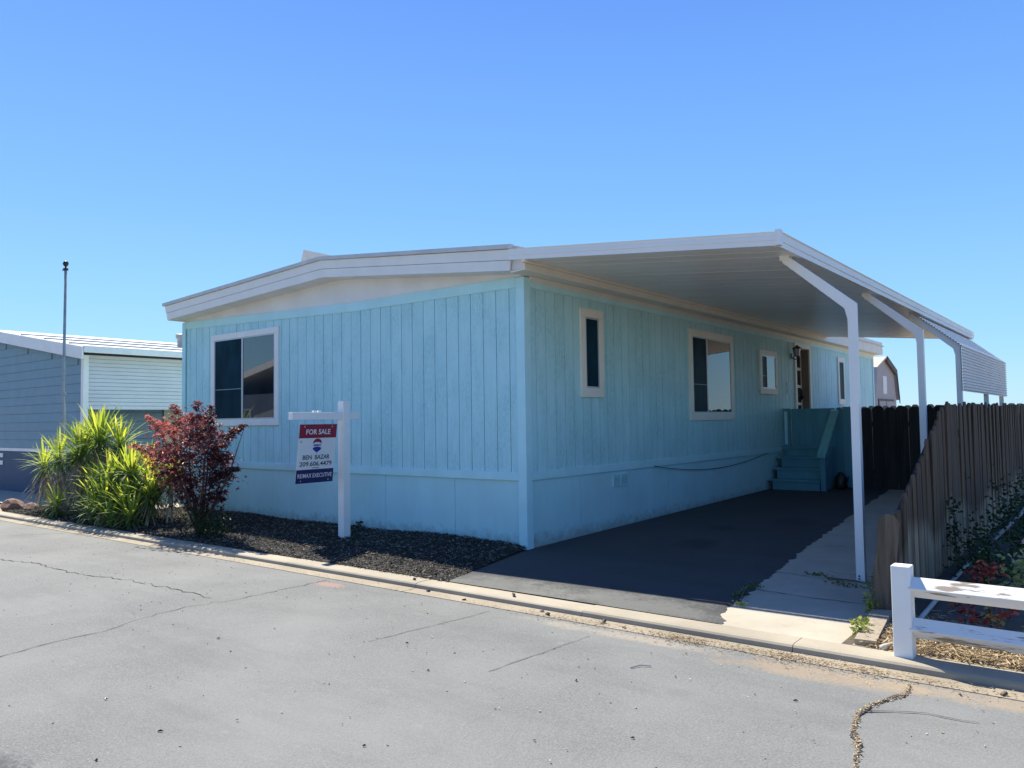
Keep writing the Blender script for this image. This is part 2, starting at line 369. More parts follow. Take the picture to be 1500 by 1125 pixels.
# rolled kerb and gutter pan in cast lengths
curb = struct('kerb', MB().box(-40, -16, -2.06, -1.86, -.1, 0), M['curb'])
gut = struct('gutter', MB().box(-40, -16, -2.24, -2.065, -.12, -.046), M['gutter'])
xs = [-16, -13.2, -10.9, -8.6, -6.2, -4.05, -1.75, .25, 2.1, 3.75, 5.9, 8.5, 12, 16, 24, 40]
for a, b in zip(xs[:-1], xs[1:]):
    j = U(-.004, .004)
    prof = [(-2.07, -.12), (-2.068, -.05), (-2.064, -.014), (-2.052, -.002 + j), (-2.02, .004 + j), (-1.86, .004 + j), (-1.86, -.12)]
    part('kerb_segment', MB().prism(prof, a + .0025, b - .0025, 'x'), M['curb'], curb)
    prof = [(-2.24 + U(-.01, .01), -.12), (-2.235, -.0455), (-2.12, -.046 + j), (-2.074, -.044), (-2.074, -.12)]
    part('gutter_segment', MB().prism(prof, a + .0025, b - .0025, 'x'), M['gutter'], gut)
# cracks: thin ragged fissures lying in the road skin
def crack(pts, wd, mat, z=-.046, jit=.03):
    P = [Vector((x, y, 0)) for x, y in pts]; Q = []
    for a, b in zip(P[:-1], P[1:]):
        n = max(2, int((b - a).length / .07))
        Q += [a.lerp(b, i / n) + Vector((U(-jit, jit), U(-jit, jit), 0)) for i in range(n)]
    Q.append(P[-1]); m = MB(); vs = []
    for i, p in enumerate(Q):
        d = (Q[min(i + 1, len(Q) - 1)] - Q[max(0, i - 1)]).normalized(); nrm = Vector((-d.y, d.x, 0)); h = wd * U(.25, 1.0)
        vs += [p + nrm * h + Vector((0, 0, z)), p - nrm * h + Vector((0, 0, z))]
    m.add(vs, [(2 * i, 2 * i + 1, 2 * i + 3, 2 * i + 2) for i in range(len(Q) - 1)])
    return part('crack', m, mat, road)
crack([(-6.5, -3.62), (-4.99, -3.74), (-4.38, -3.6), (-3.31, -3.6), (-2.44, -3.44), (-1.82, -3.41), (-.99, -3.4)], .008, M['crack'])
crack([(-.45, -5.6), (-.52, -5.23), (-.62, -4.95), (-.63, -4.51), (-.81, -4.0), (-.85, -3.74), (-.74, -3.35), (-.75, -2.3)], .006, M['crack'], jit=.02)
crack([(2.37, -3.54), (2.4, -3.19), (2.45, -2.5)], .005, M['crack'], jit=.008)
crack([(1.25, -3.52), (1.29, -3.16), (1.39, -2.35)], .004, M['crack'], jit=.008)
crack([(-7.3, -2.96), (-6.76, -2.3)], .006, M['crack'], jit=.008)
crack([(4.6, -3.9), (4.5, -3.4), (4.42, -3.17), (4.38, -2.92), (4.43, -2.7), (4.50, -2.5)], .008, M['crack'], z=-.0435, jit=.02)
crack([(4.38, -2.92), (4.6, -2.75), (4.9, -2.72)], .006, M['crack'], z=-.0435, jit=.015)

# concrete strip with the asphalt drive feathering over its edge
cs = struct('concrete_strip', MB(), M['concrete']) if False else None
m = MB(); ys = [-1.86 + i * .25 for i in range(56)]
for a, b in zip(ys[:-1], ys[1:]):
    m.add([(1.5, a, gz(a)), (4.07, a, gz(a)), (4.07, b, gz(b)), (1.5, b, gz(b))], [(0, 1, 2, 3)])
cs = struct('concrete_strip', m, M['concrete'])
def edge_x(y):
    P = [(-1.86, 3.2), (-1.5, 3.05), (-1.18, 3.0), (2.05, 2.61), (7.5, 2.09), (14, 1.6)]
    for (a, xa), (b, xb) in zip(P[:-1], P[1:]):
        if a <= y <= b: return xa + (xb - xa) * (y - a) / (b - a)
    return P[-1][1]
m = MB(); ys = [-1.858 + i * .022 for i in range(636)]; prev = None; wob = 0
for y in ys:
    wob = wob * .75 + U(-.016, .016); e = edge_x(y) + wob; l = .45 * max(0, (-y) / 1.86) if y < 0 else .0
    row = [(l, y, gz(y) + .007), ((l + e) / 2, y, gz(y) + .012), (e - .05, y, gz(y) + .009), (e, y, gz(y) - .002)]
    if prev: m.add(prev + row, [(i, i + 1, i + 5, i + 4) for i in range(3)])
    prev = row
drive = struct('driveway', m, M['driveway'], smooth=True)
for pts, wd in ([[(2.95, -.55), (3.4, -.62), (4.05, -.58)], .008], [[(2.8, .3), (3.3, .2), (4.0, .25)], .007], [[(3.2, .55), (3.6, .5), (4.05, .62)], .006], [[(2.75, 2.0), (3.3, 2.05), (4.0, 1.95)], .007]):
    P = crack(pts, wd, M['crack'], z=.003 + gz(max(p[1] for p in pts)), jit=.02); 
    w0 = WL[P]; P.parent = cs; P.location = w0 - WL[cs]
struct('neighbour_drive', sheet([(-11.6, -.95), (-7.66, -.95), (-7.66, 14), (-11.6, 14)], .0), M['concrete'])
struct('neighbour_front_pad', sheet([(-22, -1.25), (-11.6, -1.25), (-11.6, 1.0), (-22, 1.0)], .004), M['concrete'])

# ------------------------------------------------------------ the mobile home
WID, LEN = 7.63, 16.16
home = thing('mobile_home', 'light blue single storey mobile home with white window trim, carport side facing the asphalt drive', 'house', (-WID / 2, 0, 0))
def ztop(x): return 3.21 if x > -3.05 else 3.21 + (-3.05 - x) / (WID - 3.05) * .13
BB = .80
# sheathing behind the boards
m = MB(); m.box(-WID + .03, -.03, .032, .12, BB, 3.17); m.box(-.12, -.032, .1, 9.56, BB, 3.19); m.box(-.12, -.032, 10.50, LEN - .02, BB, 3.19); m.box(-.12, -.032, 9.56, 10.50, 3.04, 3.19); m.box(-WID + .02, -WID + .1, .12, LEN - .02, 0, 3.2); m.box(-WID + .02, -.02, LEN - .12, LEN - .02, 0, 3.2)
# gable sheathing under the left part
wall_ = part('wall', m, M['skirt'], home)
front_holes = [(-6.69, -4.79, 1.49, 3.03)]
side_holes = [(1.18, 1.73, 1.80, 2.965), (4.38, 6.16, 1.47, 2.965), (7.47, 8.42, 1.96, 2.82), (9.5, 10.56, .80, 3.12), (12.67, 13.25, 1.8, 2.965)]
def boards(start, pitch, end, sgn, holes, face, mat):
    edges = []; p = start
    edges = [0.1 * sgn]
    while abs(p) < end - .12: edges.append(p); p += pitch * sgn
    edges.append((end - .1) * sgn)
    for a, b in zip(edges[:-1], edges[1:]):
        lo, hi = min(a, b) + .005, max(a, b) - .005
        if hi - lo < .02: continue
        segs = [(BB + .05, (ztop(lo) if face == 'front' else 3.21) - .06)]
        for h0, h1, z0, z1 in holes:
            if lo > h0 and hi < h1:
                segs = [s for q in segs for s in ((q[0], z0 + .03), (z1 - .03, q[1])) if s[1] - s[0] > .03]
            elif lo < h1 and hi > h0:   # the board runs beside the opening: slim it
                pass
        for z0, z1 in segs:
            c = (lo + hi) / 2; t = .0145 + U(-.0015, .0015)
            if face == 'front': inst('siding_board', cbox(hi - lo, .03, z1 - z0, mat), wall_, (c, .015 + U(-.001, .001), z0))
            else: inst('siding_board', cbox(.03, hi - lo, z1 - z0, mat), wall_, (-.015 + U(-.001, .001), c, z0))
boards(-.22, .2055, WID, -1, front_holes, 'front', M['siding'])
boards(.23, .2025, LEN, 1, side_holes, 'side', M['siding_side'])
# trims: rake board, base band, corner boards
for a, b in ((-WID + .0, -3.05), (-3.05, -.105)):
    part('rake_trim', MB().prism([(a, ztop(a) - .12), (b, ztop(b) - .12), (b, ztop(b) + .003), (a, ztop(a) + .003)], -.016, .02), M['trim_blue'], home)
part('top_trim', MB().box(-.02, .016, .105, LEN - .1, 3.09, 3.212), M['trim_blue'], home)
part('base_band', MB().box(-WID + .09, -.105, -.018, .02, BB, BB + .1), M['trim_blue'], home, bevel=.003)
part('base_band', MB().box(-.02, .018, .105, LEN, BB, BB + .1), M['trim_blue'], home, bevel=.003)
part('corner_trim', MB().box(-.10, .021, -.021, -.0005, 0.005, 3.205).box(.0005, .0208, -.0005, .1, .005, 3.206), M['trim_blue'], home)
part('corner_trim', MB().box(-WID - .02, -WID + .085, -.021, -.0005, 0.005, 3.33).box(-WID - .02, -WID, -.0005, .1, .005, 3.33), M['trim_blue'], home)
part('corner_trim', MB().box(-.02, .02, LEN - .1, LEN, .005, 3.206), M['trim_blue'], home)
# skirting panels
e = [-WID + .05, -7.42, -6.22, -5.0, -3.7, -2.41, -1.14, -.1]
for a, b in zip(e[:-1], e[1:]): inst('skirting_panel', cbox(b - a - .006, .02, .9, M['skirt']), home, ((a + b) / 2, .022 + U(-.002, .002), -.1))
e = [.1, 1.17] + [1.17 + 1.22 * k for k in range(1, 13)] + [LEN - .1]
for a, b in zip(e[:-1], e[1:]):
    if b - a > .05: inst('skirting_panel', cbox(.02, b - a - .006, .9, M['skirt']), home, (-.022 + U(-.002, .002), (a + b) / 2, -.1))
part('foundation_strip', MB().box(-.01, .012, .02, 1.1, -.1, .015), M['curb'], home)
vent = part('skirting_vent', MB().box(-.012, .012, 1.95, 2.37, .585, .60).box(-.012, .012, 1.95, 2.37, .735, .75).box(-.012, .012, 1.95, 1.965, .601, .734).box(-.012, .012, 2.355, 2.37, .601, .734).box(-.012, .012, 2.15, 2.165, .601, .734), M['skirt'], home)
for k in range(6): part('louvre', MB().prism([(-.010, .607 + k * .021), (.009, .603 + k * .021), (.009, .607 + k * .021), (-.010, .618 + k * .021)], 1.966, 2.354, 'y'), M['skirt'], vent)
# gable panels between rake trim and soffit
part('fascia_return', MB().box(.0, .19, -.25, -.2, 3.243, 3.47), M['white_soffit'], home)
part('gable_panel', MB().prism([(-WID + .02, 3.34), (-3.05, 3.213), (-.02, 3.213), (-.02, 3.28), (-3.4, 3.62), (-WID + .02, 3.44)], .004, .03), M['white_soffit'], home)
# roof with raked fascia
ROOF = [(-7.70, 3.655), (-3.38, 3.87), (.05, 3.52)]
def off(d, dx=0): return [(x + (dx if i == 0 else -dx if i == 2 else 0), z + d) for i, (x, z) in enumerate(ROOF)]
def strip(name, top, bot, y0, y1, mat, lean=0):
    A = [(x, y0, z) for x, z in top] + [(x, y0 + lean, z) for x, z in reversed(bot)]
    B = [(x, y1, z) for x, z in top] + [(x, y1, z) for x, z in reversed(bot)]
    m = MB()
    for k in (0, 1):
        a = [(top[k][0], y0, top[k][1]), (top[k + 1][0], y0, top[k + 1][1]), (bot[k + 1][0], y0 + lean, bot[k + 1][1]), (bot[k][0], y0 + lean, bot[k][1])]
        b = [(p[0], y1, p[2]) for p in a]; m.loft(a, b)
    return part(name, m, mat, home)
strip('roof', off(0), off(-.05), -.30, LEN + .3, M['roof_white'])
strip('roof_edge', off(.006, -.045), off(-.045, -.045), -.345, -.303, M['roof_edge'])
strip('fascia_board', off(-.048, 0), off(-.165, .01), -.318, -.285, M['white'], .012)
strip('fascia_board', off(-.17, .012), off(-.285, .03), -.300, -.27, M['white'], .012)
strip('soffit', off(-.272, .035), off(-.285, .035), -.268, .03, M['white_soffit'])
part('eave_return', MB().prism([(-7.69, 3.36), (-7.6, 3.36), (-7.6, 3.6), (-7.72, 3.6)], -.27, LEN + .2), M['white_soffit'], home)
# side eave: soffit and fascia beside the carport
part('side_soffit', MB().prism([(.0165, 3.214), (.20, 3.225), (.20, 3.24), (.0165, 3.235)], -.26, LEN + .2), M['cream'], home)
part('side_fascia', MB().box(.2, .222, -.262, LEN + .2, 3.222, 3.36), M['cream'], home)
part('cove_moulding', MB().prism([(.0165, 3.16), (.06, 3.2125), (.0165, 3.2125)], .1, LEN), M['cream'], home)
part('side_fascia', MB().box(.19, .212, 11.2, LEN + .22, 3.362, 3.56), M['cream'], home)
part('roof_edge', MB().prism([(.04, 3.505), (.235, 3.44), (.235, 3.475), (.05, 3.53)], -.28, LEN + .3), M['roof_edge'], home)
hood = MB(); A = [(-5.62, .85, 3.7), (-5.32, .85, 4.46), (-4.95, .85, 3.7)]; B = [(-4.80, .95, 3.7), (-4.62, .95, 4.26), (-4.5, .95, 3.7)]; hood.loft(A, B)
part('roof_vent_hood', hood, M['roof_white'], home)

def window(face, a, b, z0, z1, tr, mull=None, left_screen=True, slide=None):
    """trim boards, sash frame and panes; a..b runs along the wall"""
    def bx(u0, u1, d0, d1, w0, w1, mb):   # d positive = outwards
        if face == 'front': mb.box(u0, u1, -d1, -d0, w0, w1)
        else: mb.box(d0, d1, u0, u1, w0, w1)
        return mb
    W = part('window', bx(a + tr * .8, b - tr * .8, -.012, .0155, z0 + tr * .8, z1 - tr * .8, MB()), M['dark_gap'], home)
    T = [bx(a, b, .0, .034, z1 - tr, z1, MB()), bx(a, b, 0, .034, z0, z0 + tr * 1.1, MB()), bx(a, a + tr, 0, .0335, z0 + tr * 1.1 + .001, z1 - tr - .001, MB()), bx(b - tr, b, 0, .0335, z0 + tr * 1.1 + .001, z1 - tr - .001, MB())]
    for t_ in T: part('frame', t_, M['white'] if face == 'front' else M['cream'], W, bevel=.003)
    i0, i1, j0, j1 = a + tr, b - tr, z0 + tr * 1.1, z1 - tr
    fm = MB(); s = .022
    bx(i0, i1, .0155, .028, j1 - s, j1, fm); bx(i0, i1, .0155, .028, j0, j0 + s, fm); bx(i0, i0 + s, .0155, .027, j0 + s, j1 - s, fm); bx(i1 - s, i1, .0155, .027, j0 + s, j1 - s, fm)
    if mull: bx(mull - .02, mull + .02, .0155, .0275, j0 + s, j1 - s, fm)
    part('sash', fm, M['frame_metal'], W)
    if mull:
        part('pane', bx(i0 + s, mull - .02, .014, .018, j0 + s, j1 - s, MB()), M['screen'], W)
        part('pane', bx(mull + .02, i1 - s, .014, .020, j0 + s, j1 - s, MB()), M['glass'], W)
        part('sash_bar', bx(i0 + s, mull - .02, .0185, .021, j0 + (j1 - j0) * .37, j0 + (j1 - j0) * .37 + .012, MB()), M['nb_wall'], W)
    else: part('pane', bx(i0 + s, i1 - s, .014, .019, j0 + s, j1 - s, MB()), M['screen'] if left_screen else M['glass'], W)
    return W
window('front', -6.69, -4.79, 1.49, 3.03, .092, -5.77)
window('side', 1.18, 1.73, 1.80, 2.965, .11)
window('side', 4.38, 6.16, 1.47, 2.965, .11, 5.05)
window('side', 7.47, 8.42, 1.96, 2.82, .10, 7.85)
window('side', 12.67, 13.25, 1.80, 2.965, .10)
# entrance door in a deep jamb
door = part('door', MB().box(-.19, -.15, 9.58, 10.46, .9, 3.04), M['cream'], home)
part('frame', MB().box(.002, .034, 9.5, 9.59, .9, 3.0).box(.002, .034, 9.5, 10.56, 3.001, 3.10).box(.002, .034, 10.47, 10.56, .9, 3.0), M['cream'], door)
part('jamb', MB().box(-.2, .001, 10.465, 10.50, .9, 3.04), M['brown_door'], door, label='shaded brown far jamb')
part('jamb', MB().box(-.2, .001, 9.56, 9.585, .9, 3.04).box(-.2, .001, 9.586, 10.464, 3.0, 3.04), M['cream'], door)
for k in range(5):
    for y0 in (9.68, 10.06): part('pane', MB().box(-.149, -.145, y0, y0 + .31, 1.06 + k * .385, 1.06 + k * .385 + .32), M['glass'], door)
part('handle', MB().tube([(-.15, 10.40, 1.95), (-.09, 10.40, 1.95), (-.08, 10.30, 1.94)], .016, 8).box(-.149, -.138, 10.38, 10.43, 1.88, 2.12), M['black'], door)
# house digits
dm = text_mesh('3', .15, weight=.004, extrude=.004); dm.materials.append(M['white'])
for z in (2.18, 2.04): inst('house_number', dm, home, (.012, 9.02, z), (math.pi / 2, 0, math.pi / 2))
# slack cable under the band
cp = [(.03, 3.1 + (7.7 - 3.1) * t, .81 - .17 * math.sin(math.pi * t) ** .9 * (1 - .15 * t)) for t in [i / 24 for i in range(25)]]
part('cable', MB().tube(cp, .006, 6), M['nb_skirt'], home, smooth=True)

# ------------------------------------------------------------ carport
cpt = thing('carport', 'white metal carport roof on slanted posts joined to the side of the blue home', 'carport', (1.7, 5.3, 0))
XO, XI, Y0, Y1 = 3.10, .225, -.34, 11.05
def zc(x): return 3.335 + (x - XI) * (3.055 - 3.335) / (XO - XI)
n = 40; pw = (Y1 - Y0 - .06) / n
prof = [(-pw / 2 + .003, 0), (pw / 2 - .012, 0), (pw / 2 - .012, .045), (pw / 2 - .003, .045), (pw / 2 - .003, .05), (-pw / 2 + .003, .05)]
pm = MB(); A = [(0, p[0], p[1]) for p in prof]; L = XO - XI; B = [(L, p[0], p[1] + zc(XO) - zc(XI)) for p in prof]; pm.loft(A, B)
pme = pm.mesh('roof_pan'); pme.materials.append(M['pan'])
for k in range(n): inst('roof_pan', pme, cpt, (XI, Y0 + .04 + (k + .5) * pw, zc(XI) + U(-.0012, .0012)))
part('roof_sheet', MB().loft([(XI, Y0 + .03, zc(XI) + .055), (XO, Y0 + .03, zc(XO) + .055), (XO, Y0 + .03, zc(XO) + .065), (XI, Y0 + .03, zc(XI) + .065)],
     [(XI, Y1 - .03, zc(XI) + .055), (XO, Y1 - .03, zc(XO) + .055), (XO, Y1 - .03, zc(XO) + .065), (XI, Y1 - .03, zc(XI) + .065)]), M['metal_white'], cpt)
def fprof(z, h=.115, d=.035, s=1):   # stepped fascia profile: (outward, z)
    return [(0, z - .01), (d * .8, z - .01), (d * .8, z + h * .32), (d, z + h * .34), (d, z + h * .66), (d * .82, z + h * .68), (d * .9, z + h * .9), (d * 1.15, z + h), (0, z + h)]
A = [(.075, Y0 - p[0], p[1]) for p in fprof(zc(.075))]; B = [(XO + .04, Y0 - p[0], p[1]) for p in fprof(zc(XO + .04))]
part('front_fascia', MB().loft(A, B), M['metal_white'], cpt)
A = [(XO + .005 + p[0], Y0 + .002, p[1]) for p in fprof(zc(XO) - .004, .125, .05)]; B = [(XO + .005 + p[0], Y1, p[1]) for p in fprof(zc(XO) - .004, .125, .05)]
part('gutter_fascia', MB().loft(A, B), M['metal_white'], cpt)
part('downturn_cap', MB().box(XO + .03, XO + .075, Y0 - .045, Y0 + .03, zc(XO) - .012, zc(XO) + .13), M['metal_white'], cpt)
A = [(XI, Y1 + p[0], p[1]) for p in fprof(zc(XI))]; B = [(XO + .03, Y1 + p[0], p[1]) for p in fprof(zc(XO + .03))]
part('rear_fascia', MB().loft(A, B), M['metal_white'], cpt)
part('ledger', MB().loft([(.224, Y0 + .01, 3.30), (.262, Y0 + .01, 3.30), (.262, Y0 + .01, 3.331), (.224, Y0 + .01, 3.334)], [(.224, Y1, 3.30), (.262, Y1, 3.30), (.262, Y1, 3.331), (.224, Y1, 3.334)]), M['cream'], cpt)
def post_mesh():
    m = MB(); P = [(.037, 0), (.037, 2.545), (-.55, 3.045), (-.62, 3.045), (-.62, 3.005), (-.06, 2.50), (-.035, 2.40), (-.037, 0)]
    h = .037
    m.add([(x, -h, z) for x, z in P] + [(x, h, z) for x, z in P], [(0, 1, 6, 7), (8, 15, 14, 9), (1, 5, 6), (1, 2, 4, 5), (2, 3, 4), (9, 14, 13), (9, 13, 12, 10), (10, 12, 11)] + [(i, (i + 1) % 8, (i + 1) % 8 + 8, i + 8) for i in range(8)])
    return m
pme = post_mesh().mesh('post'); pme.materials.append(M['metal_white'])
bme = MB().box(-.045, .045, -.045, .045, 0, .008).box(-.042, -.037, -.02, .02, .008, .07).box(.037, .042, -.02, .02, .008, .07).mesh('base_plate'); bme.materials.append(M['frame_metal'])
bkt = MB().box(-.05, .04, -.05, .05, 0, .05).mesh('bracket'); bkt.materials.append(M['metal_white'])
bolt = MB().tube([(0, -.046, 0), (0, -.036, 0)], .008, 6).mesh('bolt'); bolt.materials.append(M['dark_gap'])
for y in (.29, 3.3, 6.05, 8.85, 11.0):
    p = inst('post', pme, cpt, (3.59, y, .0)); inst('base_plate', bme, p, (3.59, y, .008)); inst('bracket', bkt, p, (3.0, y, 3.02))
    for z in (.03, .055): inst('bolt', bolt, p, (3.58, y, z))
# corrugated privacy awning hung on the rear posts
def corr(y0, y1):
    m = MB(); path = []
    a, b, c = Vector((3.04, 0, 3.06)), Vector((3.645, 0, 2.54)), Vector((3.645, 0, 1.86))
    NN = 128; tot = (b - a).length + (c - b).length
    for i in range(NN + 1):
        s = tot * i / NN
        if s < (b - a).length: d = (b - a).normalized(); p = a + d * s
        else: d = (c - b).normalized(); p = b + d * (s - (b - a).length)
        nrm = Vector((-d.z, 0, d.x)); w_ = .0085 * (1 if (i % 4) in (1, 2) else -1)
        path.append(p + nrm * w_)
    vs = [(p.x, y0, p.z) for p in path] + [(p.x, y1, p.z) for p in path]; k = len(path)
    vs += [(p.x - .003, y0, p.z - .003) for p in path] + [(p.x - .003, y1, p.z - .003) for p in path]
    fs = [(i, i + 1, k + i + 1, k + i) for i in range(k - 1)] + [(2 * k + i, 3 * k + i, 3 * k + i + 1, 2 * k + i + 1) for i in range(k - 1)]
    fs += [(i, 2 * k + i, 2 * k + i + 1, i + 1) for i in range(k - 1)] + [(k + i, k + i + 1, 3 * k + i + 1, 3 * k + i) for i in range(k - 1)]
    m.add(vs, fs); return m
aw = part('awning_panel', corr(5.985, 8.83), M['nb_panel'], cpt); part('awning_panel', corr(8.835, 11.4), M['nb_panel'], cpt)

# ------------------------------------------------------------ lantern
ln = thing('wall_lantern', 'black carriage lantern fixed to the wall beside the entrance door', 'lamp', (.08, 9.3, 2.7))
ln.scale = (.8, .8, .8)
part('back_plate', MB().prism([(9.24, 2.74), (9.36, 2.74), (9.37, 2.88), (9.23, 2.88)], .015, .04, 'x'), M['black'], ln)
part('arm', MB().tube([(.04, 9.3, 2.78), (.09, 9.3, 2.72), (.15, 9.3, 2.74), (.16, 9.3, 2.80)], .014, 6), M['black'], ln)
cage = part('cage', MB().tube([(.16, 9.3, 2.79), (.16, 9.3, 2.81)], [.05, .065], 6).tube([(.16, 9.3, 3.0), (.16, 9.3, 3.02), (.16, 9.3, 3.07), (.16, 9.3, 3.10)], [.115, .12, .04, .012], 6), M['black'], ln)
part('glass_pane', MB().tube([(.16, 9.3, 2.81), (.16, 9.3, 3.0)], [.06, .09], 6), M['frost'], ln)
for k in range(6):
    t = 2 * math.pi * k / 6 + .1
    part('cage_bar', MB().tube([(.16 + .066 * math.cos(t), 9.3 + .066 * math.sin(t), 2.81), (.16 + .098 * math.cos(t), 9.3 + .098 * math.sin(t), 3.0)], .008, 5), M['black'], cage)

# ------------------------------------------------------------ entry stairs, gate, fences
st = thing('porch_stairs', 'blue painted wooden entry steps with a sloping handrail against the home', 'stairs', (.45, 8.1, .1))
GY = 7.75
for k in range(3):
    y = GY + .26 * k; z = .105 + .205 * (k + 1)
    part('tread', MB().box(.03, 1.0, y - .03, y + .30, z - .035, z), M['teal'], st, bevel=.004)
    part('riser', MB().box(.10, .985, y + .01, y + .03, z - .205, z - .036), M['teal'], st)
part('riser_batten', MB().box(.56, .62, GY + .262, GY + .269, .315, .48), M['teal'], st)
part('top_riser', MB().box(.05, 1.035, 8.68, 8.70, .1, .922).box(.13, 1.0, 8.54, 8.56, .7, .85), M['teal'], st)
part('landing', MB().box(.02, 1.0, 8.56, 10.8, .86, .92), M['teal'], st)
part('newel_post', MB().box(1.0, 1.09, 7.78, 7.87, .08, .80), M['teal'], st)
part('handrail', MB().loft([(.97, 7.70, .74), (1.12, 7.70, .74), (1.12, 7.70, .79), (.97, 7.70, .79)], [(.97, 8.66, 1.58), (1.12, 8.66, 1.58), (1.12, 8.66, 1.63), (.97, 8.66, 1.63)]), M['teal_light'], st, label='wide sloping board handrail')
part('stringer', MB().loft([(1.003, 7.80, .12), (1.028, 7.80, .12), (1.028, 7.88, .40), (1.003, 7.88, .40)], [(1.003, 8.55, .12), (1.028, 8.55, .12), (1.028, 8.55, .92), (1.003, 8.55, .92)]), M['teal'], st)
gt = thing('stair_gate', 'blue board gate closing the top of the entry steps', 'gate', (.6, 8.7, .9))
part('gate_post', MB().box(.03, .16, 8.64, 8.74, .12, 1.68), M['teal'], gt, label='post with a pale streak')
part('pale_strip', MB().box(.06, .12, 8.634, 8.6395, .95, 1.62), M['siding_side'], gt)  # paler strip down the face of the gate post
part('gap_light', MB().box(.165, .18, 8.72, 8.74, .95, 1.67), M['white'], gt)  # white strip painted in for the daylight through the gap
for k in range(6): inst('gate_board', cbox(.137, .02, .745, M['teal']), gt, (.19 + .07 + k * .141, 8.69 + U(-.002, .002), .925))
part('gate_rail', MB().box(.19, 1.03, 8.705, 8.74, 1.5, 1.59), M['teal'], gt)
part('latch', MB().box(.97, 1.09, 8.645, 8.678, 1.575, 1.64), M['white'], gt)
def dogear(w, t, h, mat, cut=.05, straight=False):
    P = [(-w / 2, 0), (w / 2, 0), (w / 2, h - cut), (w / 2 - cut * .45, h - cut * .35), (w / 2 - cut, h), (-w / 2 + cut, h), (-w / 2 + cut * .45, h - cut * .35), (-w / 2, h - cut)]
    if straight: P = [P[0], P[1], P[2], P[4], P[5], P[7]]
    me = MB().prism(P, -t / 2, t / 2).mesh('picket'); me.materials.append(mat); return me
tf = thing('picket_screen', 'teal painted dog-ear board screen at the foot of the stairs', 'fence', (1.28, 8.75, .1))
de = [dogear(.148, .02, 1.58 + k * .01, M['teal']) for k in range(3)]
for k in range(3): inst('picket', de[k], tf, (1.11 + k * .151, 8.70 + U(-.004, .004), .1))
part('rail', MB().box(1.03, 1.5, 8.715, 8.75, 1.3, 1.39), M['teal'], tf)
pot = part('watering_can', MB().tube([(1.2, 8.35, .11), (1.2, 8.35, .15), (1.2, 8.35, .34), (1.2, 8.35, .42), (1.2, 8.35, .44)], [.10, .125, .11, .05, .04], 12).tube([(1.3, 8.3, .2), (1.36, 8.28, .36)], [.02, .012], 6), M['black'], smooth=True)
tag(pot, 'dark jug standing on the ground beside the stairs', 'jug')
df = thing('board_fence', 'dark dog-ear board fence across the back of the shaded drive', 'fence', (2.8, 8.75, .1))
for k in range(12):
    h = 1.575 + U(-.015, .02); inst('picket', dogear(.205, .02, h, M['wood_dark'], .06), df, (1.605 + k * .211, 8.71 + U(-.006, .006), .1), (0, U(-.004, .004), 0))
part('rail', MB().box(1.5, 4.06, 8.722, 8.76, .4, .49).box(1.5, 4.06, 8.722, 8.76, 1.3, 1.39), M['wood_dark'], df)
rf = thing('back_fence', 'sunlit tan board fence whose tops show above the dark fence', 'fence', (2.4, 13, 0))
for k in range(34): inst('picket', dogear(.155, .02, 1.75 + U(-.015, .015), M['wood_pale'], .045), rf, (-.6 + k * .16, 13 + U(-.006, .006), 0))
# long side fence, tapering down towards the street
sf = thing('side_fence', 'weathered brown picket fence along the garden, stepping down towards the street', 'fence', (4.1, 5, 0))
y = -.78; 
def ftop(y):
    if y > 1.6: return 1.63 + .006 * y
    return max(.70, .66 + (y + .87) * (1.60 - .66) / 2.3)
while y < 12.6:
    wd = U(.132, .146); h = ftop(y + .05) + U(-.025, .025)
    me = dogear(wd, .018, h, M['wood_grey'], U(.03, .045), True)
    inst('picket', me, sf, (4.10 + U(-.007, .007), y + wd / 2, -.02), (U(-.012, .012), U(-.008, .008), math.pi / 2))
    y += wd + U(.002, .009)
for z in (.35, 1.25):
    part('rail', MB().box(4.045, 4.085, (1.2 if z > 1 else -.3), 12.6, z, z + .09), M['wood_dark'], sf)
part('sloping_rail', MB().loft([(4.045, -.75, .50), (4.085, -.75, .50), (4.085, -.75, .585), (4.045, -.75, .585)], [(4.045, 1.4, 1.36), (4.085, 1.4, 1.36), (4.085, 1.4, 1.445), (4.045, 1.4, 1.445)]), M['wood_dark'], sf)
for y in (-.6, 2.0, 4.4, 6.8, 9.2, 11.6): part('fence_post', MB().box(3.965, 4.045, y, y + .08, 0, min(1.5, ftop(y) - .1)), M['wood_dark'], sf)
ep = link(bpy.data.objects.new('end_board', dogear(.145, .03, .80, M['wood_board'], .05, True)), None, (4.03, -.93, -.03)); ep.rotation_euler = (.05, .10, .35)
tag(ep, 'grey dog-ear board leaning at the street end of the picket fence', 'board')
lb = part('loose_board', MB().loft([(4.08, -1.84, .0), (4.21, -1.82, .0), (4.21, -1.82, .045), (4.08, -1.84, .045)], [(3.99, -1.02, .02), (4.12, -.98, .02), (4.12, -.98, .065), (3.99, -1.02, .065)]), M['wood_pale'])
tag(lb, 'short weathered plank lying on the ground at the kerb end of the fence', 'plank')

# white rail fence with diamond set rails
rl = thing('rail_fence', 'low white two-rail fence with flaking paint along the kerb', 'fence', (4.4, -1.9, 0))
def rpost(x): return part('post', MB().box(x - .055, x + .055, -1.955, -1.845, -.02, .565), M['white'], rl, bevel=.006)
rpost(4.395); rpost(6.85)
def rail(z0, z1, mat=M['worn_white'], r=.064):
    A = [(4.435, -1.9 - r, z0), (4.435, -1.9, z0 - r), (4.435, -1.9 + r, z0), (4.435, -1.9, z0 + r)]; B = [(6.83, p[1], p[2] - z0 + z1) for p in A]
    return part('rail', MB().loft(A, B), mat, rl, bevel=.004)
rail(.435, .425); rail(.185, .165)

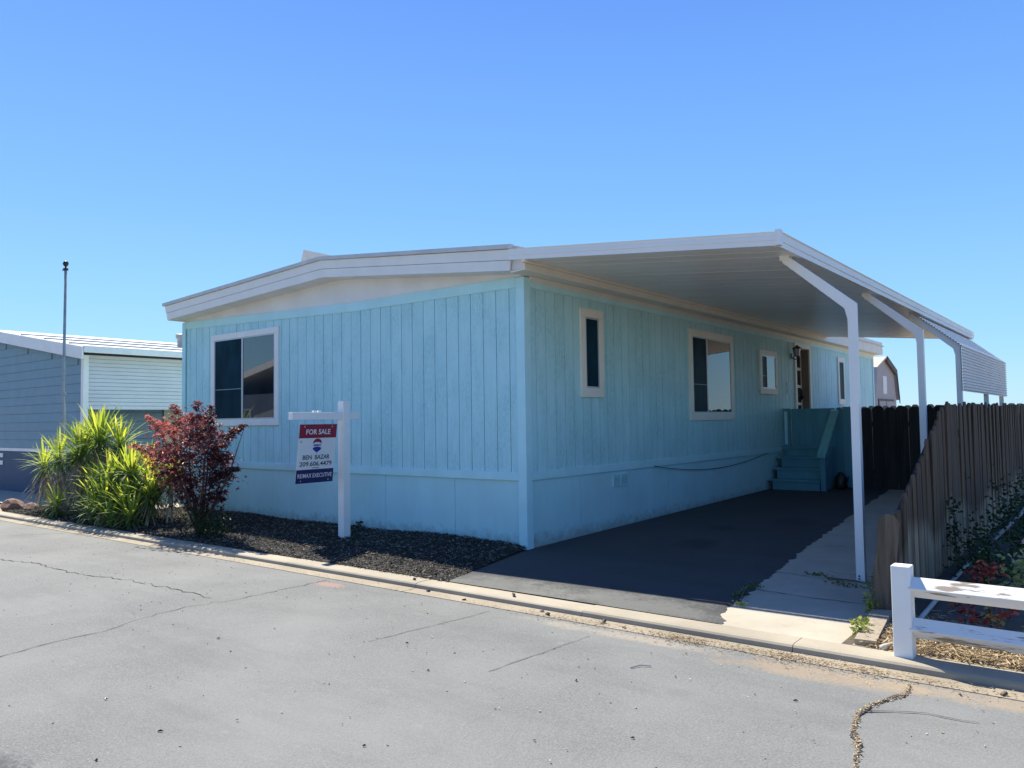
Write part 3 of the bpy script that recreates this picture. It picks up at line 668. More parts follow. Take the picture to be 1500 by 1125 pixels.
# ------------------------------------------------------------ for-sale sign
sp = thing('sign_post', 'white wooden sign post with a cross arm standing in the dark mulch', 'post', (-2.38, -.73, 0))
part('upright', MB().box(-2.435, -2.325, -.785, -.675, -.05, 1.79), M['white'], sp, bevel=.004)
part('cross_arm', MB().box(-2.42, -2.34, -1.55, -.787, 1.555, 1.645).box(-2.42, -2.34, -.673, -.50, 1.555, 1.645), M['white'], sp, bevel=.003)
part('arm_clip', MB().tube([(-2.38, -1.20, 1.645), (-2.38, -1.20, 1.668)], .022, 8).tube([(-2.38, -1.13, 1.645), (-2.38, -1.13, 1.668)], .022, 8), M['white'], sp)
sgn = thing('sale_sign', 'white for-sale panel with maroon and navy bands hanging from the white post', 'sign', (-2.38, -1.13, 1.5))
SW, SH, TILT = .57, .735, .135
MS = Matrix.Translation((-2.38, -1.125, 1.497)) @ Matrix.Rotation(0, 4, 'X') @ Matrix.Rotation(TILT, 4, 'Y') @ Euler((math.pi / 2, 0, math.pi / 2)).to_matrix().to_4x4()
def spart(name, poly, z0, z1, mat):   # polygon in panel coordinates (u right, v down from the top edge negative)
    m = MB(); A = [MS @ Vector((u, v, z0)) for u, v in poly]; B = [MS @ Vector((u, v, z1)) for u, v in poly]; m.loft(A, B); return part(name, m, mat, sgn)
def rect(u0, u1, v0, v1): return [(u0, v0), (u1, v0), (u1, v1), (u0, v1)]
H2 = SW / 2
spart('panel', rect(-H2, H2, -SH, 0), -.004, .0, M['sign_white'])
spart('red_band', rect(-H2, H2, -.172, .0005), .0004, .0012, M['sign_red'])
spart('blue_band', rect(-H2, H2, -SH - .0005, -.565), .0004, .0012, M['sign_blue'])
def stext(name, body, u, v, size, mat, weight=.0, width=None, rot=0.0):
    me = text_mesh(body, size, weight=weight)
    if width:
        xs_ = [q.co.x for q in me.vertices]; k = width / (max(xs_) - min(xs_))
        for q in me.vertices: q.co.x *= k
    me.materials.append(mat)
    o = link(bpy.data.objects.new(name, me), sgn, MS @ Vector((u, v, .0022)))
    o.rotation_euler = (MS.to_3x3().to_4x4() @ Matrix.Rotation(rot, 4, 'Z')).to_euler()
    return o
stext('heading_text', 'FOR SALE', .0, -.098, .088, M['sign_white'], .0014, .37)
stext('name_text', 'BEN', -.138, -.415, .078, M['ink'], .0006, .135); stext('name_text', 'BAZAR', .088, -.415, .078, M['ink'], .0006, .225)
stext('phone_text', '209.606.4479', .0, -.498, .078, M['ink'], .0006, .49)
stext('licence_text', 'DRE 01234', .0, -.548, .018, M['ink'], .0, .11) if False else spart('small_print', rect(-.055, .055, -.551, -.544), .0004, .0012, M['ink'])
stext('brokerage_text', 'RE/MAX EXECUTIVE', .0, -.645, .074, M['sign_white'], .0004, .52)
cx, cy = .0, -.245; A_ = [math.pi * i / 12 for i in range(13)]
spart('logo_red', [(cx + .066 * math.cos(t), cy + .010 + .056 * math.sin(t)) for t in A_] + [(cx - .06, cy + .004), (cx - .03, cy + .020), (cx + .03, cy + .020), (cx + .06, cy + .004)], .0004, .0012, M['sign_red'])
spart('logo_blue', [(cx - .066, cy - .058), (cx - .045, cy - .042), (cx, cy - .036), (cx + .045, cy - .042), (cx + .066, cy - .058), (cx + .055, cy - .076), (cx + .012, cy - .104), (cx - .012, cy - .104), (cx - .055, cy - .076)], .0004, .0012, M['logo_blue'])
spart('logo_basket', rect(cx - .007, cx + .007, cy - .120, cy - .111), .0004, .0012, M['logo_blue'])
stext('logo_text', 'RE/MAX', cx, cy - .018, .032, M['logo_blue'], .0008, .115)
spart('round_seal', [(-.245 + .016 * math.cos(2 * t), -.215 + .016 * math.sin(2 * t)) for t in A_[:-1]], .0004, .0012, M['frame_metal'])
for u in (-.21, .21):
    for v in (-.03, -SH + .03): spart('grommet', [(u + .009 * math.cos(2 * t), v + .009 * math.sin(2 * t)) for t in A_[:-1]], .0012, .0025, M['frame_metal'])
    p = MS @ Vector((u, 0, 0)); part('hook', MB().tube([p + Vector((0, 0, -.015)), p + Vector((0, .0, .065))], .004, 5), M['pole'], sgn)

# ------------------------------------------------------------ neighbour's home and yard
nb = thing('neighbour_home', 'slate blue neighbouring mobile home with white side awning at the left', 'house', (-16.5, 5, 0))
part('wall', MB().prism([(-21.2, .95), (-11.68, .95), (-11.68, 3.0), (-16.6, 3.7), (-21.2, 3.0)], .03, .12).box(-21.2, -21.1, .13, 12, 0, 3), M['nb_wall'], nb)
m = MB()
for k in range(13):
    z0 = 1.03 + k * .2
    xe = -11.72 if z0 < 2.8 else min(-11.72, -11.35 - (z0 + .2 - 2.94) / .150)
    if xe < -16: continue
    m2 = MB().prism([(.03, z0), (.006, z0 + .002), (.018, z0 + .197), (.03, z0 + .197)], -21.2 if z0 < 2.8 else -33.2 - xe, xe, 'x')
    part('lap_board', m2, M['nb_wall'], nb)
part('floor_band', MB().box(-21.2, -11.7, -.012, .02, .96, 1.03), M['white'], nb)
part('skirting', MB().box(-21.2, -11.7, .01, .05, -.05, .958), M['nb_skirt'], nb)
part('number_plate', MB().box(-16.2, -15.98, -.006, .008, .80, .90), M['white'], nb); part('number_plate', MB().box(-16.3, -15.98, -.006, .008, .62, .72), M['white'], nb)
part('corner_post', MB().box(-11.72, -11.60, -.015, .09, 0, 3.02), M['white'], nb); part('corner_post', MB().box(-11.9, -11.8, .40, .5, 0, 1.9), M['white'], nb)
# side privacy awning of horizontal strips
m = MB()
for k in range(14):
    z0 = 1.87 + k * .083; m.prism([(-11.70, z0), (-11.665, z0 + .006), (-11.685, z0 + .08), (-11.70, z0 + .08)], .12, 9, 'y')
part('side_awning', m, M['nb_panel'], nb)
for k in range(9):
    z0 = .02 + k * .2; part('lap_board', MB().prism([(-12.3, z0), (-12.26, z0 + .004), (-12.28, z0 + .195), (-12.3, z0 + .195)], .3, 2.05, 'y'), M['nb_wall_shaded'], nb)
part('side_wall', MB().box(-12.4, -12.31, .13, 12, 0, 3), M['nb_wall_shaded'], nb); part('side_door', MB().box(-12.3, -12.25, 2.08, 2.95, .02, 1.98), M['beige'], nb)
def nroof(y0, y1, t0, t1, mat, name, x0=-11.35, zx=.0, xr=-16.6):
    z0, zr = 3.14 + zx, 3.14 + zx + (x0 - xr) * .150
    m = MB()
    m.loft([(x0, y0, z0 + t0), (xr, y0, zr + t0), (xr, y0, zr + t1), (x0, y0, z0 + t1)], [(x0, y1, z0 + t0), (xr, y1, zr + t0), (xr, y1, zr + t1), (x0, y1, z0 + t1)])
    x2 = 2 * xr - x0
    m.loft([(xr, y0, zr + t0), (x2, y0, z0 + t0), (x2, y0, z0 + t1), (xr, y0, zr + t1)], [(xr, y1, zr + t0), (x2, y1, z0 + t0), (x2, y1, z0 + t1), (xr, y1, zr + t1)])
    return part(name, m, mat, nb)
nroof(-.12, 13, 0, .04, M['roof_white'], 'roof')
nroof(-.16, -.125, -.23, .03, M['white'], 'fascia')
part('side_fascia', MB().box(-11.36, -11.33, -.12, 13, 3.05, 3.19), M['white'], nb)
for k in range(3):
    x = -12.1 - k * 1.3; z = 3.14 + (-11.35 - x) * .150 + .04
    part('roof_seam', MB().box(x - .02, x + .02, -.1, 13, z - .01, z + .03), M['roof_white'], nb)
part('ridge_pipe', MB().tube([(-14.7, -.1, 3.69), (-14.7, 13, 3.69)], .03, 8), M['roof_edge'], nb)
rv = part('flue', MB().tube([(-14.2, 3.55, 3.4), (-14.2, 3.55, 3.80)], .09, 10), M['pole'], nb); part('flue_cap', MB().tube([(-14.2, 3.55, 3.80), (-14.2, 3.55, 3.83), (-14.2, 3.55, 3.93), (-14.2, 3.55, 3.95)], [.09, .125, .13, .10], 10), M['pole'], rv)
part('roof_vent', MB().tube([(-13.5, 2.2, 3.38), (-13.5, 2.2, 3.53)], [.08, .05], 8), M['black'], nb)
fp = thing('flagpole', 'tall bare galvanised flagpole standing behind the yucca', 'flagpole', (-11.3, -.5, 0))
part('pole', MB().tube([(-11.3, -.5, 0), (-11.32, -.5, 1.9), (-11.36, -.5, 2.2), (-11.33, -.5, 4.7)], [.036, .034, .030, .027], 10), M['pole'], fp, smooth=True)
part('collar', MB().tube([(-11.33, -.5, 2.15), (-11.34, -.5, 2.2)], .05, 10), M['pole'], fp)
part('truck', MB().tube([(-11.33, -.5, 4.70), (-11.33, -.5, 4.74)], .05, 10).box(-11.44, -11.33, -.52, -.48, 4.70, 4.73), M['black'], fp)
m = MB(); bm_pts = [(-11.33, -.5, 4.74 + .012 * k) for k in range(12)]
part('finial', MB().tube([(-11.33, -.5, 4.74), (-11.33, -.5, 4.78), (-11.33, -.5, 4.80), (-11.33, -.5, 4.84), (-11.33, -.5, 4.88), (-11.33, -.5, 4.895)], [.015, .02, .045, .058, .04, .005], 10), M['black'], fp, smooth=True)

# shed far behind
sh = thing('barn_shed', 'grey barn-shaped shed with gambrel roof rising beyond the back fence', 'shed', (-2.2, 21.4, 0))
G = [(19.9, 0), (19.85, 2.1), (20.05, 3.02), (21.35, 3.42), (22.65, 3.02), (22.9, 2.1), (22.85, 0)]
part('wall', MB().prism(G, -3.6, -.86, 'x'), M['shed_wall'], sh)
RFP = [(19.75, 2.06), (20.0, 3.04), (21.35, 3.46), (22.7, 3.04), (23.0, 2.06)]
for i in range(4):
    a, b = RFP[i], RFP[i + 1]; part('roof_slope', MB().prism([a, b, (b[0], b[1] + .06), (a[0], a[1] + .06)], -3.7, -.78, 'x'), M['shed_roof'] if i in (1, 2) else M['shed_wall'], sh)
for i in (2, 3):
    a, b = RFP[i], RFP[i + 1]; part('rake_board', MB().prism([(a[0], a[1] - .12), (b[0], b[1] - .12), (b[0], b[1] + .07), (a[0], a[1] + .07)], -.779, -.75, 'x'), M['shed_trim'], sh)
part('window', MB().box(-.86, -.84, 21.0, 21.5, 2.25, 2.85), M['sign_white'], sh)
for k in (0, 1): part('door', MB().box(-.86, -.835, 20.4 + k * 1.0, 21.32 + k * 1.0, .1, 2.0), M['shed_wall'], sh)
part('door_trim', MB().box(-.86, -.83, 20.3, 22.45, 2.0, 2.07).box(-.86, -.83, 20.31, 20.39, .1, 1.999).box(-.86, -.83, 21.335, 21.385, .1, 1.999), M['shed_trim'], sh)
for k in range(4): part('shutter', MB().box(-1.12, -.92, 19.78, 19.86, 2.05 + k * .22, 2.09 + k * .22), M['shed_trim'], sh)
fl = thing('far_flag', 'small striped flag flying far beyond the back fence', 'flag', (-4.95, 40, 0))
part('staff', MB().tube([(-5.15, 40, 0), (-5.15, 40, 2.2), (-4.72, 40, 2.82)], .018, 5), M['pole'], fl)
for k in range(7):
    a = k / 7; part('stripe', MB().loft([(-5.12 + a * .0, 40, 2.2 + a * .36), (-5.12, 40.01, 2.2 + a * .36), (-5.12, 40.01, 2.2 + (a + 1 / 7) * .36), (-5.12, 40, 2.2 + (a + 1 / 7) * .36)],
        [(-4.62, 40.05, 2.42 + a * .34), (-4.62, 40.06, 2.42 + a * .34), (-4.62, 40.06, 2.42 + (a + 1 / 7) * .34), (-4.62, 40.05, 2.42 + (a + 1 / 7) * .34)]), M['flag_red'] if k % 2 == 0 else M['flag_white'], fl)
part('canton', MB().loft([(-4.82, 39.99, 2.52), (-4.82, 40.0, 2.52), (-4.82, 40.0, 2.70), (-4.82, 39.99, 2.70)], [(-4.62, 40.03, 2.60), (-4.62, 40.045, 2.60), (-4.62, 40.045, 2.77), (-4.62, 40.03, 2.77)]), M['flag_blue'], fl)

# ------------------------------------------------------------ mulch bed and litter
def rndrot(): return Euler((U(-.6, .6), U(-.6, .6), U(0, 6.28))).to_matrix()
def chips(n, samp, dims, zf, flat=.5):
    m = MB(); F = [(0, 3, 2, 1), (4, 5, 6, 7), (0, 1, 5, 4), (1, 2, 6, 5), (2, 3, 7, 6), (3, 0, 4, 7)]
    for _ in range(n):
        x, y = samp(); l, w_, h = U(*dims[0]) / 2, U(*dims[1]) / 2, U(*dims[2]) / 2
        Rm = Euler((U(-flat, flat), U(-flat, flat), U(0, 6.28))).to_matrix(); c = Vector((x, y, zf(x, y) + U(0, .02)))
        k = U(.5, 1)
        vs = [c + Rm @ Vector(q) for q in ((-l, -w_, -h), (l, -w_ * k, -h), (l * k, w_, -h), (-l, w_ * k, -h), (-l * k, -w_, h), (l, -w_, h), (l, w_, h), (-l, w_ * .6, h))]
        m.add(vs, F, R() ** 1.5)
    return m
def hump(x, y):
    d = min(y + 1.84, 1.0); lw = 0 if x > -7.6 else .0
    return .008 + .055 * max(0, min(1, d / .7)) * (1 + .35 * math.sin(x * 2.1 + 1) * math.sin(x * .9)) * (1.0 if x < -.3 else max(.15, 1 - (x + .3) / .6))
m = MB(); NX, NY = 120, 10
grid = []
for i in range(NX + 1):
    x = -10.45 + (10.9) * i / NX
    for j in range(NY + 1):
        yt = (0.0 if x > -7.66 else -.93); 
        if x > 0: yt = -1.86 * (x / .46)
        y = -1.855 + (yt + 1.855) * j / NY
        grid.append((x, y, hump(x, y)))
m.add(grid, [(i * (NY + 1) + j, (i + 1) * (NY + 1) + j, (i + 1) * (NY + 1) + j + 1, i * (NY + 1) + j + 1) for i in range(NX) for j in range(NY)])
struct('mulch_bed', m, M['mulch_soil'], smooth=True)
def samp_mulch():
    while True:
        x, y = U(-10.4, .5), U(-1.88, -.0)
        if x < -7.6 and y > -.95: continue
        if x > 0 and y > -1.88 * (x / .47) : continue
        if abs(x + 2.38) < .07 and abs(y + .73) < .07: continue
        return x, y
o = struct('bark_mulch', chips(34000, samp_mulch, ((.008, .048), (.0025, .009), (.002, .006)), hump, .5), M['mulch'], kind='stuff', recalc=False); o['label'] = 'dark bark mulch covering the bed in front of the home'
# garden soil and straw at right
m = MB(); m.add([(4.0, -1.858, .003), (14, -1.858, .003), (14, 14, .02), (4.0, 14, .02)], [(0, 1, 2, 3)]); struct('garden_soil', m, M['soil'])
def samp_straw():
    while True:
        x, y = U(4.12, 6.6), -1.84 + abs(random.gauss(0, .42))
        if x < 4.3 and y > -1.0: continue
        if y < 1.0: return x, y
o = struct('straw_mulch', chips(9000, samp_straw, ((.02, .085), (.002, .007), (.001, .004)), lambda x, y: .006 + .02 * R(), .35), M['straw'], kind='stuff', recalc=False); o['label'] = 'dry straw and chips under the white rail fence'
struct('straw_ground', sheet([(4.07, -1.857), (8, -1.857), (8, -1.15), (5.6, -1.0), (4.9, -1.12), (4.4, -1.2), (4.07, -1.3)], .0068), M['dry_ground'])
def samp_gut():
    while True:
        q = R()
        if q < .62: x = random.gauss(3.75, .75); y = -2.13 - abs(random.gauss(0, .10))
        elif q < .85: x = U(1.0, 6.5); y = -2.22 + random.gauss(0, .04)
        else: x = U(-8, 6.5); y = -2.2 + random.gauss(0, .035)
        if y < -2.085 and R() < .25 + .75 * max(0, math.sin(x * 5.3 + 2 * math.sin(x * 1.7)) * math.sin(x * 2.1 + 1)): return x, y
o = struct('leaf_litter', chips(2300, samp_gut, ((.005, .024), (.002, .006), (.0008, .002)), lambda x, y: -.044, .2), M['straw'], kind='stuff', recalc=False); o['label'] = 'dry leaf litter gathered along the gutter'
o = struct('grit', chips(600, lambda: (U(-6, 6.5), -2.3 - abs(random.gauss(0, 1.6))), ((.004, .013), (.004, .01), (.002, .005)), lambda x, y: -.058, .3), M['straw'], kind='stuff', recalc=False); o['label'] = 'pale grit scattered on the old asphalt'
from itertools import count
CP = [(4.6, -3.9), (4.5, -3.4), (4.42, -3.17), (4.38, -2.92), (4.43, -2.7), (4.52, -2.5), (4.5, -2.32)]
def samp_crack():
    i = random.randrange(len(CP) - 1); t = R(); a, b = CP[i], CP[i + 1]; w_ = .011 * abs(math.sin(9 * (i + t)))
    return a[0] + (b[0] - a[0]) * t + random.gauss(0, w_), a[1] + (b[1] - a[1]) * t + random.gauss(0, .01)
o = struct('crack_straw', chips(800, samp_crack, ((.004, .016), (.003, .008), (.001, .003)), lambda x, y: -.056, .3), M['straw'], kind='stuff', recalc=False); o['label'] = 'straw and grit caught in the road crack at the right'
tw = None; spots = [(-.55, -5.6), (.92, -5.18), (1.72, -5.6), (1.62, -5.25), (2.6, -4.75), (1.5, -3.4), (2.9, -3.35), (3.35, -2.95), (4.75, -2.32), (-.9, -3.1), (.3, -4.1), (3.6, -3.9), (2.05, -3.75), (4.05, -2.95)]
for i, (x, y) in enumerate(spots):
    m = MB(); l = U(.012, .028); m.tube([(0, 0, .006), (l * .5, U(-.006, .006), .009), (l, U(-.01, .01), .006)], [.003, .005, .002], 5)
    me = m.mesh('bark_scrap'); me.materials.append(M['black']); o = link(bpy.data.objects.new('bark_scrap', me), None, (x, y, -.05)); o.rotation_euler.z = U(0, 6.28)
    tag(o, 'tiny dark scrap of bark lying on the grey road', 'bark scrap', 'bark scraps on the road')
gx = [(1.35, -1.98), (1.75, -2.12), (2.35, -2.15), (2.55, -2.18), (.15, -1.98), (.45, -2.1), (.95, -2.17), (1.85, -2.18), (4.95, -2.2)]
for i, (x, y) in enumerate(gx):
    m = chips(1, lambda: (0, 0), ((.03, .06), (.02, .03), (.012, .02)), lambda a, b: 0); me = m.mesh('bark_lump'); me.materials.append(M['bark'])
    o = link(bpy.data.objects.new('bark_lump', me), None, (x, y, .008 if y > -2.06 else -.05)); tag(o, 'small dark lump of bark lying along the kerb and gutter', 'bark lump', 'bark lumps along the kerb')
tw_ = part('twig', MB().tube([(3.05, -2.97, -.044), (3.08, -2.9, -.04), (3.14, -2.87, -.042)], .0035, 5), M['pvc']); tag(tw_, 'pale bent twig lying on the road', 'twig')

# ------------------------------------------------------------ plants
def blade(mb, base, az, el, L, W, droop, tint):
    """folded sword leaf"""
    d = Vector((math.cos(az) * math.cos(el), math.sin(az) * math.cos(el), math.sin(el))); side = Vector((-math.sin(az), math.cos(az), 0)); p = Vector(base); N = 5; vs = []
    for i in range(N + 1):
        t = i / N; ww = W * (.55 + 1.1 * t) * (1 - t) ** .55 if t > .0 else W * .55
        nrm = side.cross(d).normalized()
        vs += [p + side * ww + nrm * ww * .25, p, p - side * ww + nrm * ww * .25]
        d = (d + Vector((0, 0, -droop / N))).normalized(); p = p + d * (L / N)
    fs = []
    for i in range(N):
        a = 3 * i; fs += [(a, a + 1, a + 4, a + 3), (a + 1, a + 2, a + 5, a + 4)]
    mb.add(vs, fs, tint)
def yucca(root, heads, nleaf, L, limit, dead=True):
    singles = []; mass = MB(); deadm = MB(); trunk = MB(); cnt = 0
    bx, by = root.location.x, root.location.y
    for (x, y, z, s) in heads:
        trunk.tube([(bx + (x - bx) * .25, by + (y - by) * .25, 0), (bx + (x - bx) * .7, by + (y - by) * .7, z * .5), (x, y, z)], [.05, .04, .035], 7)
        n = int(nleaf * s)
        for i in range(n):
            t = (i + R()) / n; el = math.radians(88 - 108 * t ** .85 + U(-8, 8)); az = i * 2.39996 + U(-.25, .25)
            l = L * s * U(.75, 1.08) * (.8 + .35 * math.sin(math.pi * min(1, t + .2)))
            k = min(1, max(0, .85 - .65 * t + U(-.2, .2)))
            args = ((x + .02 * math.cos(az), y + .02 * math.sin(az), z + U(-.08, .03) - t * .07), az, el, l, .021 * U(.85, 1.15), .35 + .5 * t, k)
            if math.sin(az) < .35 and cnt < limit and t < .8:
                mb = MB(); blade(mb, *args); mb.tint = [k + U(-.01, .01) for _ in mb.f]; singles.append(mb); cnt += 1
            else: blade(mass, *args)
        if dead:
            for i in range(int(75 * s)):
                az = U(0, 6.28); blade(deadm, (x + .03 * math.cos(az), y + .03 * math.sin(az), z - U(.06, .5)), az, math.radians(U(-80, -10)), L * U(.55, 1.15), .010, U(.3, .9), R())
    part('trunk', trunk, M['yucca_trunk'], root, smooth=True)
    for mb in singles: part('leaf', mb, M['yucca'], root, recalc=False)
    part('leaf_mass', mass, M['yucca'], root, kind='stuff', recalc=False)
    if dead: part('dead_leaves', deadm, M['yucca_dead'], root, kind='stuff', recalc=False)
y1 = thing('yucca', 'tall yucca with several green leaf heads above a grey skirt of dead leaves', 'yucca', (-8.45, -1.35, 0))
yucca(y1, [(-7.95, -1.3, 1.30, 1.15), (-8.5, -1.35, 1.18, 1.05), (-9.15, -1.45, .98, 1.0), (-8.3, -1.45, 1.05, .95), (-7.55, -1.15, 1.22, .95), (-8.9, -1.1, 1.15, .9), (-8.55, -1.7, .22, .7), (-8.95, -1.3, .9, .5), (-9.75, -1.45, .86, .8), (-8.1, -1.2, 1.38, .9)], 70, .55, 290)
y2 = thing('yucca', 'lower bushy yucca with bright yellow-green blades, between the tall yucca and the red maple', 'yucca', (-6.8, -1.45, 0))
yucca(y2, [(-7.0, -1.55, .66, .95), (-6.5, -1.45, .82, .95), (-6.2, -1.3, .74, .95), (-7.45, -1.6, .42, .9), (-6.8, -1.72, .40, .85), (-6.3, -1.65, .38, .9), (-5.95, -1.45, .52, .9), (-6.65, -1.1, .84, .9), (-7.2, -1.3, .7, .8), (-5.8, -1.2, .78, .7), (-7.1, -1.75, .2, .75), (-6.5, -1.78, .18, .7), (-7.6, -1.5, .62, .8), (-6.0, -1.7, .22, .8), (-6.85, -1.4, .8, .9)], 78, .50, 290)

def leaves(mb, centres, size, nmin, shape='star', tilt=.9, tr=(.15, 1.0), up=0.0):
    for (c, rad, n, bright) in centres:
        for _ in range(n):
            v = Vector((random.gauss(0, .45), random.gauss(0, .45), random.gauss(0, .40)));
            p = Vector(c) + Vector((v.x * rad[0], v.y * rad[1], v.z * rad[2]))
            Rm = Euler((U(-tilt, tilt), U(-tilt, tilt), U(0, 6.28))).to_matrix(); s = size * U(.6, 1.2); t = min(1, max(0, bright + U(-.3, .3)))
            if shape == 'star':
                Q = []
                for k in range(10):
                    a = math.radians(-144 + 288 * k / 9); rr_ = (1 if k % 2 == 0 else .36) * (1 - .25 * abs(k - 4.5) / 4.5); Q.append(p + Rm @ Vector((math.sin(a) * s * rr_, math.cos(a) * s * rr_, -.25 * s * (k % 2 == 0))))
                mb.add([p] + Q, [(0, i + 1, i + 2) for i in range(9)], t)
            else:
                w_ = .36 if shape == 'oval' else .2
                mb.add([p + Rm @ Vector(q) for q in ((0, 0, 0), (s * w_, s * .5, .1 * s), (0, s, 0), (-s * w_, s * .5, .1 * s))], [(0, 1, 2), (0, 2, 3)], t)
mp = thing('maple_tree', 'small red-leaved maple shrub at the left corner of the blue home', 'tree', (-4.45, -1.5, 0))
tk = MB(); base = Vector((-4.45, -1.5, 0))
tips = [(-4.15, -1.55, 1.78), (-3.45, -1.5, 1.42), (-3.5, -1.6, .93), (-5.75, -1.45, 1.58), (-5.0, -1.35, 1.62), (-5.5, -1.6, .95), (-4.5, -1.7, 1.1), (-3.95, -1.35, 1.1), (-5.2, -1.5, 1.25), (-4.6, -1.3, 1.45), (-4.0, -1.75, .7), (-4.9, -1.75, .65)]
cl = []
for t in tips:
    t = Vector(t); mid = base.lerp(t, .5) + Vector((U(-.1, .1), U(-.1, .1), .12)); tk.tube([base + Vector((U(-.04, .04), U(-.04, .04), 0)), mid, t], [.022, .013, .004], 6)
part('trunk', tk, M['bark'], mp, smooth=True)
C = []
def cl_add(x, y, z, rx, rz, n, b): C.append(((x, y, z), (rx * 1.12, rx * .9, rz * 1.1), int(n * 1.35), b))  # b paints sun and shade into leaves: pale upper left, dark lower right
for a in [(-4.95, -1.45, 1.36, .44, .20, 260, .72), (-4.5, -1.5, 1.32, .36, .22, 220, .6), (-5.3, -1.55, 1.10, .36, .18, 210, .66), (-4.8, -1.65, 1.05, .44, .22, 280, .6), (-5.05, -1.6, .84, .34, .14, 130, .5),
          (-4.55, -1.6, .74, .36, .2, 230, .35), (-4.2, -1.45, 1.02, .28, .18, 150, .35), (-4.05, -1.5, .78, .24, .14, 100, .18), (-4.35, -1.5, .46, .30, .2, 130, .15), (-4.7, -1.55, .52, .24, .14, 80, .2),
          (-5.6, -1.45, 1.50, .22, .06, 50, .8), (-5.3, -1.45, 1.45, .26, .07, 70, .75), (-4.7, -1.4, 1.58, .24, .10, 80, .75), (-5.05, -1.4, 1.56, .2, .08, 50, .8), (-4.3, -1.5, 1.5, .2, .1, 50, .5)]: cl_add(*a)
for (p, q, n, b) in [((-5.3, -1.5, 1.4), (-5.95, -1.5, 1.66), 70, .8), ((-5.0, -1.45, 1.5), (-5.35, -1.45, 1.82), 50, .75), ((-5.5, -1.55, 1.1), (-6.15, -1.6, 1.22), 70, .65), ((-4.8, -1.4, 1.6), (-4.7, -1.4, 1.86), 40, .5), ((-4.1, -1.6, 1.15), (-3.6, -1.65, 1.28), 60, .3), ((-4.4, -1.5, 1.3), (-4.12, -1.55, 1.8), 60, .18), ((-4.2, -1.5, 1.22), (-3.42, -1.5, 1.5), 120, .3), ((-4.1, -1.5, .82), (-3.45, -1.6, .94), 90, .08), ((-4.1, -1.55, .6), (-3.72, -1.6, .52), 40, .08), ((-4.1, -1.5, 1.0), (-3.75, -1.5, 1.12), 50, .3), ((-4.65, -1.5, 1.5), (-4.6, -1.5, 1.72), 22, .35)]:  # last value paints sun and shade into each spray's leaf colour
    for k in range(n // 6):
        t = k / (n // 6); c = Vector(p).lerp(Vector(q), t); C.append((tuple(c), (.15 * (1.3 - t), .15 * (1.3 - t), .11 * (1.25 - t)), 12, b))
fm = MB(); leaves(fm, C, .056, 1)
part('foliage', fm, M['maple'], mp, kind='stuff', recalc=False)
gb = thing('green_bush', 'small dark green bush at the foot of the red maple', 'bush', (-4.15, -1.55, 0))
m = MB(); leaves(m, [((-4.2, -1.55, .16), (.30, .22, .16), 420, .4), ((-4.35, -1.6, .3), (.2, .2, .18), 160, .5), ((-3.95, -1.6, .12), (.2, .15, .12), 120, .5)], .06, 1, 'thin', 1.3); part('foliage', m, M['shrub'], gb, kind='stuff', recalc=False)
part('stem', MB().tube([(-4.15, -1.55, 0), (-4.2, -1.55, .3)], [.015, .006], 5), M['bark'], gb)

def shrub(name, label, cat, loc, cls, size, mat, shape='oval', group=None, stems=None):
    t = thing(name, label, cat, loc, group); m = MB(); leaves(m, cls, size, 1, shape, 1.1); part('foliage', m, mat, t, kind='stuff', recalc=False)
    s = MB()
    for c, r_, n_, b_ in cls: s.tube([loc, Vector(loc).lerp(Vector(c), .6) + Vector((0, 0, .02)), c], [.009, .006, .003], 5)
    part('stem', s, M['bark'], t); return t
shrub('garden_shrub', 'dark green shrub low against the picket fence, nearest the rail fence', 'shrub', (4.5, .8, 0), [((4.5, .8, .2), (.24, .5, .22), 380, .5), ((4.35, 1.4, .25), (.18, .4, .25), 260, .4), ((4.7, .5, .14), (.25, .3, .16), 200, .6)], .05, M['shrub'])
shrub('garden_shrub', 'taller dark shrub farther along the picket fence at the right edge of the photo', 'shrub', (4.65, 3.2, 0), [((4.6, 2.6, .35), (.34, .7, .35), 520, .5), ((4.6, 3.8, .45), (.36, .9, .45), 620, .4), ((4.75, 1.9, .3), (.26, .5, .26), 300, .5)], .055, M['shrub'])
shrub('climbing_vine', 'thin dark vine climbing the fence boards', 'vine', (4.2, 1.4, 0), [((4.17, 1.4, .4), (.05, .14, .22), 70, .3), ((4.17, 1.35, .62), (.05, .08, .12), 30, .3)], .045, M['shrub'])
shrub('rose_bush', 'pale leaved rose bush behind the top rail', 'rose bush', (4.98, -.75, 0), [((4.98, -.75, .42), (.16, .16, .16), 150, .6), ((4.93, -.8, .3), (.15, .15, .12), 110, .5), ((5.1, -.7, .36), (.15, .15, .18), 110, .6)], .05, M['sage'])
ro = bpy.data.objects['rose_bush']; m = MB()
for k in range(26):
    az = k * 2.4; el = math.radians(85 - k * 3.2); 
    d = Vector((math.cos(az) * math.cos(el), math.sin(az) * math.cos(el), math.sin(el))); c = Vector((4.97, -.8, .60)); sd = d.cross(Vector((0, 0, 1)) if abs(d.z) < .9 else Vector((1, 0, 0))).normalized() * .02
    m.add([c, c + d * .03 + sd, c + d * .05, c + d * .03 - sd], [(0, 1, 2), (0, 2, 3)], R())
part('flower', m, M['petal'], ro, recalc=False)
shrub('red_shoots', 'clump of bright red young leaves above the top rail', 'shrub', (4.74, -.9, 0), [((4.74, -.95, .43), (.09, .08, .07), 70, .35), ((4.70, -.95, .37), (.09, .08, .05), 40, .3)], .05, M['redleaf'], 'thin')
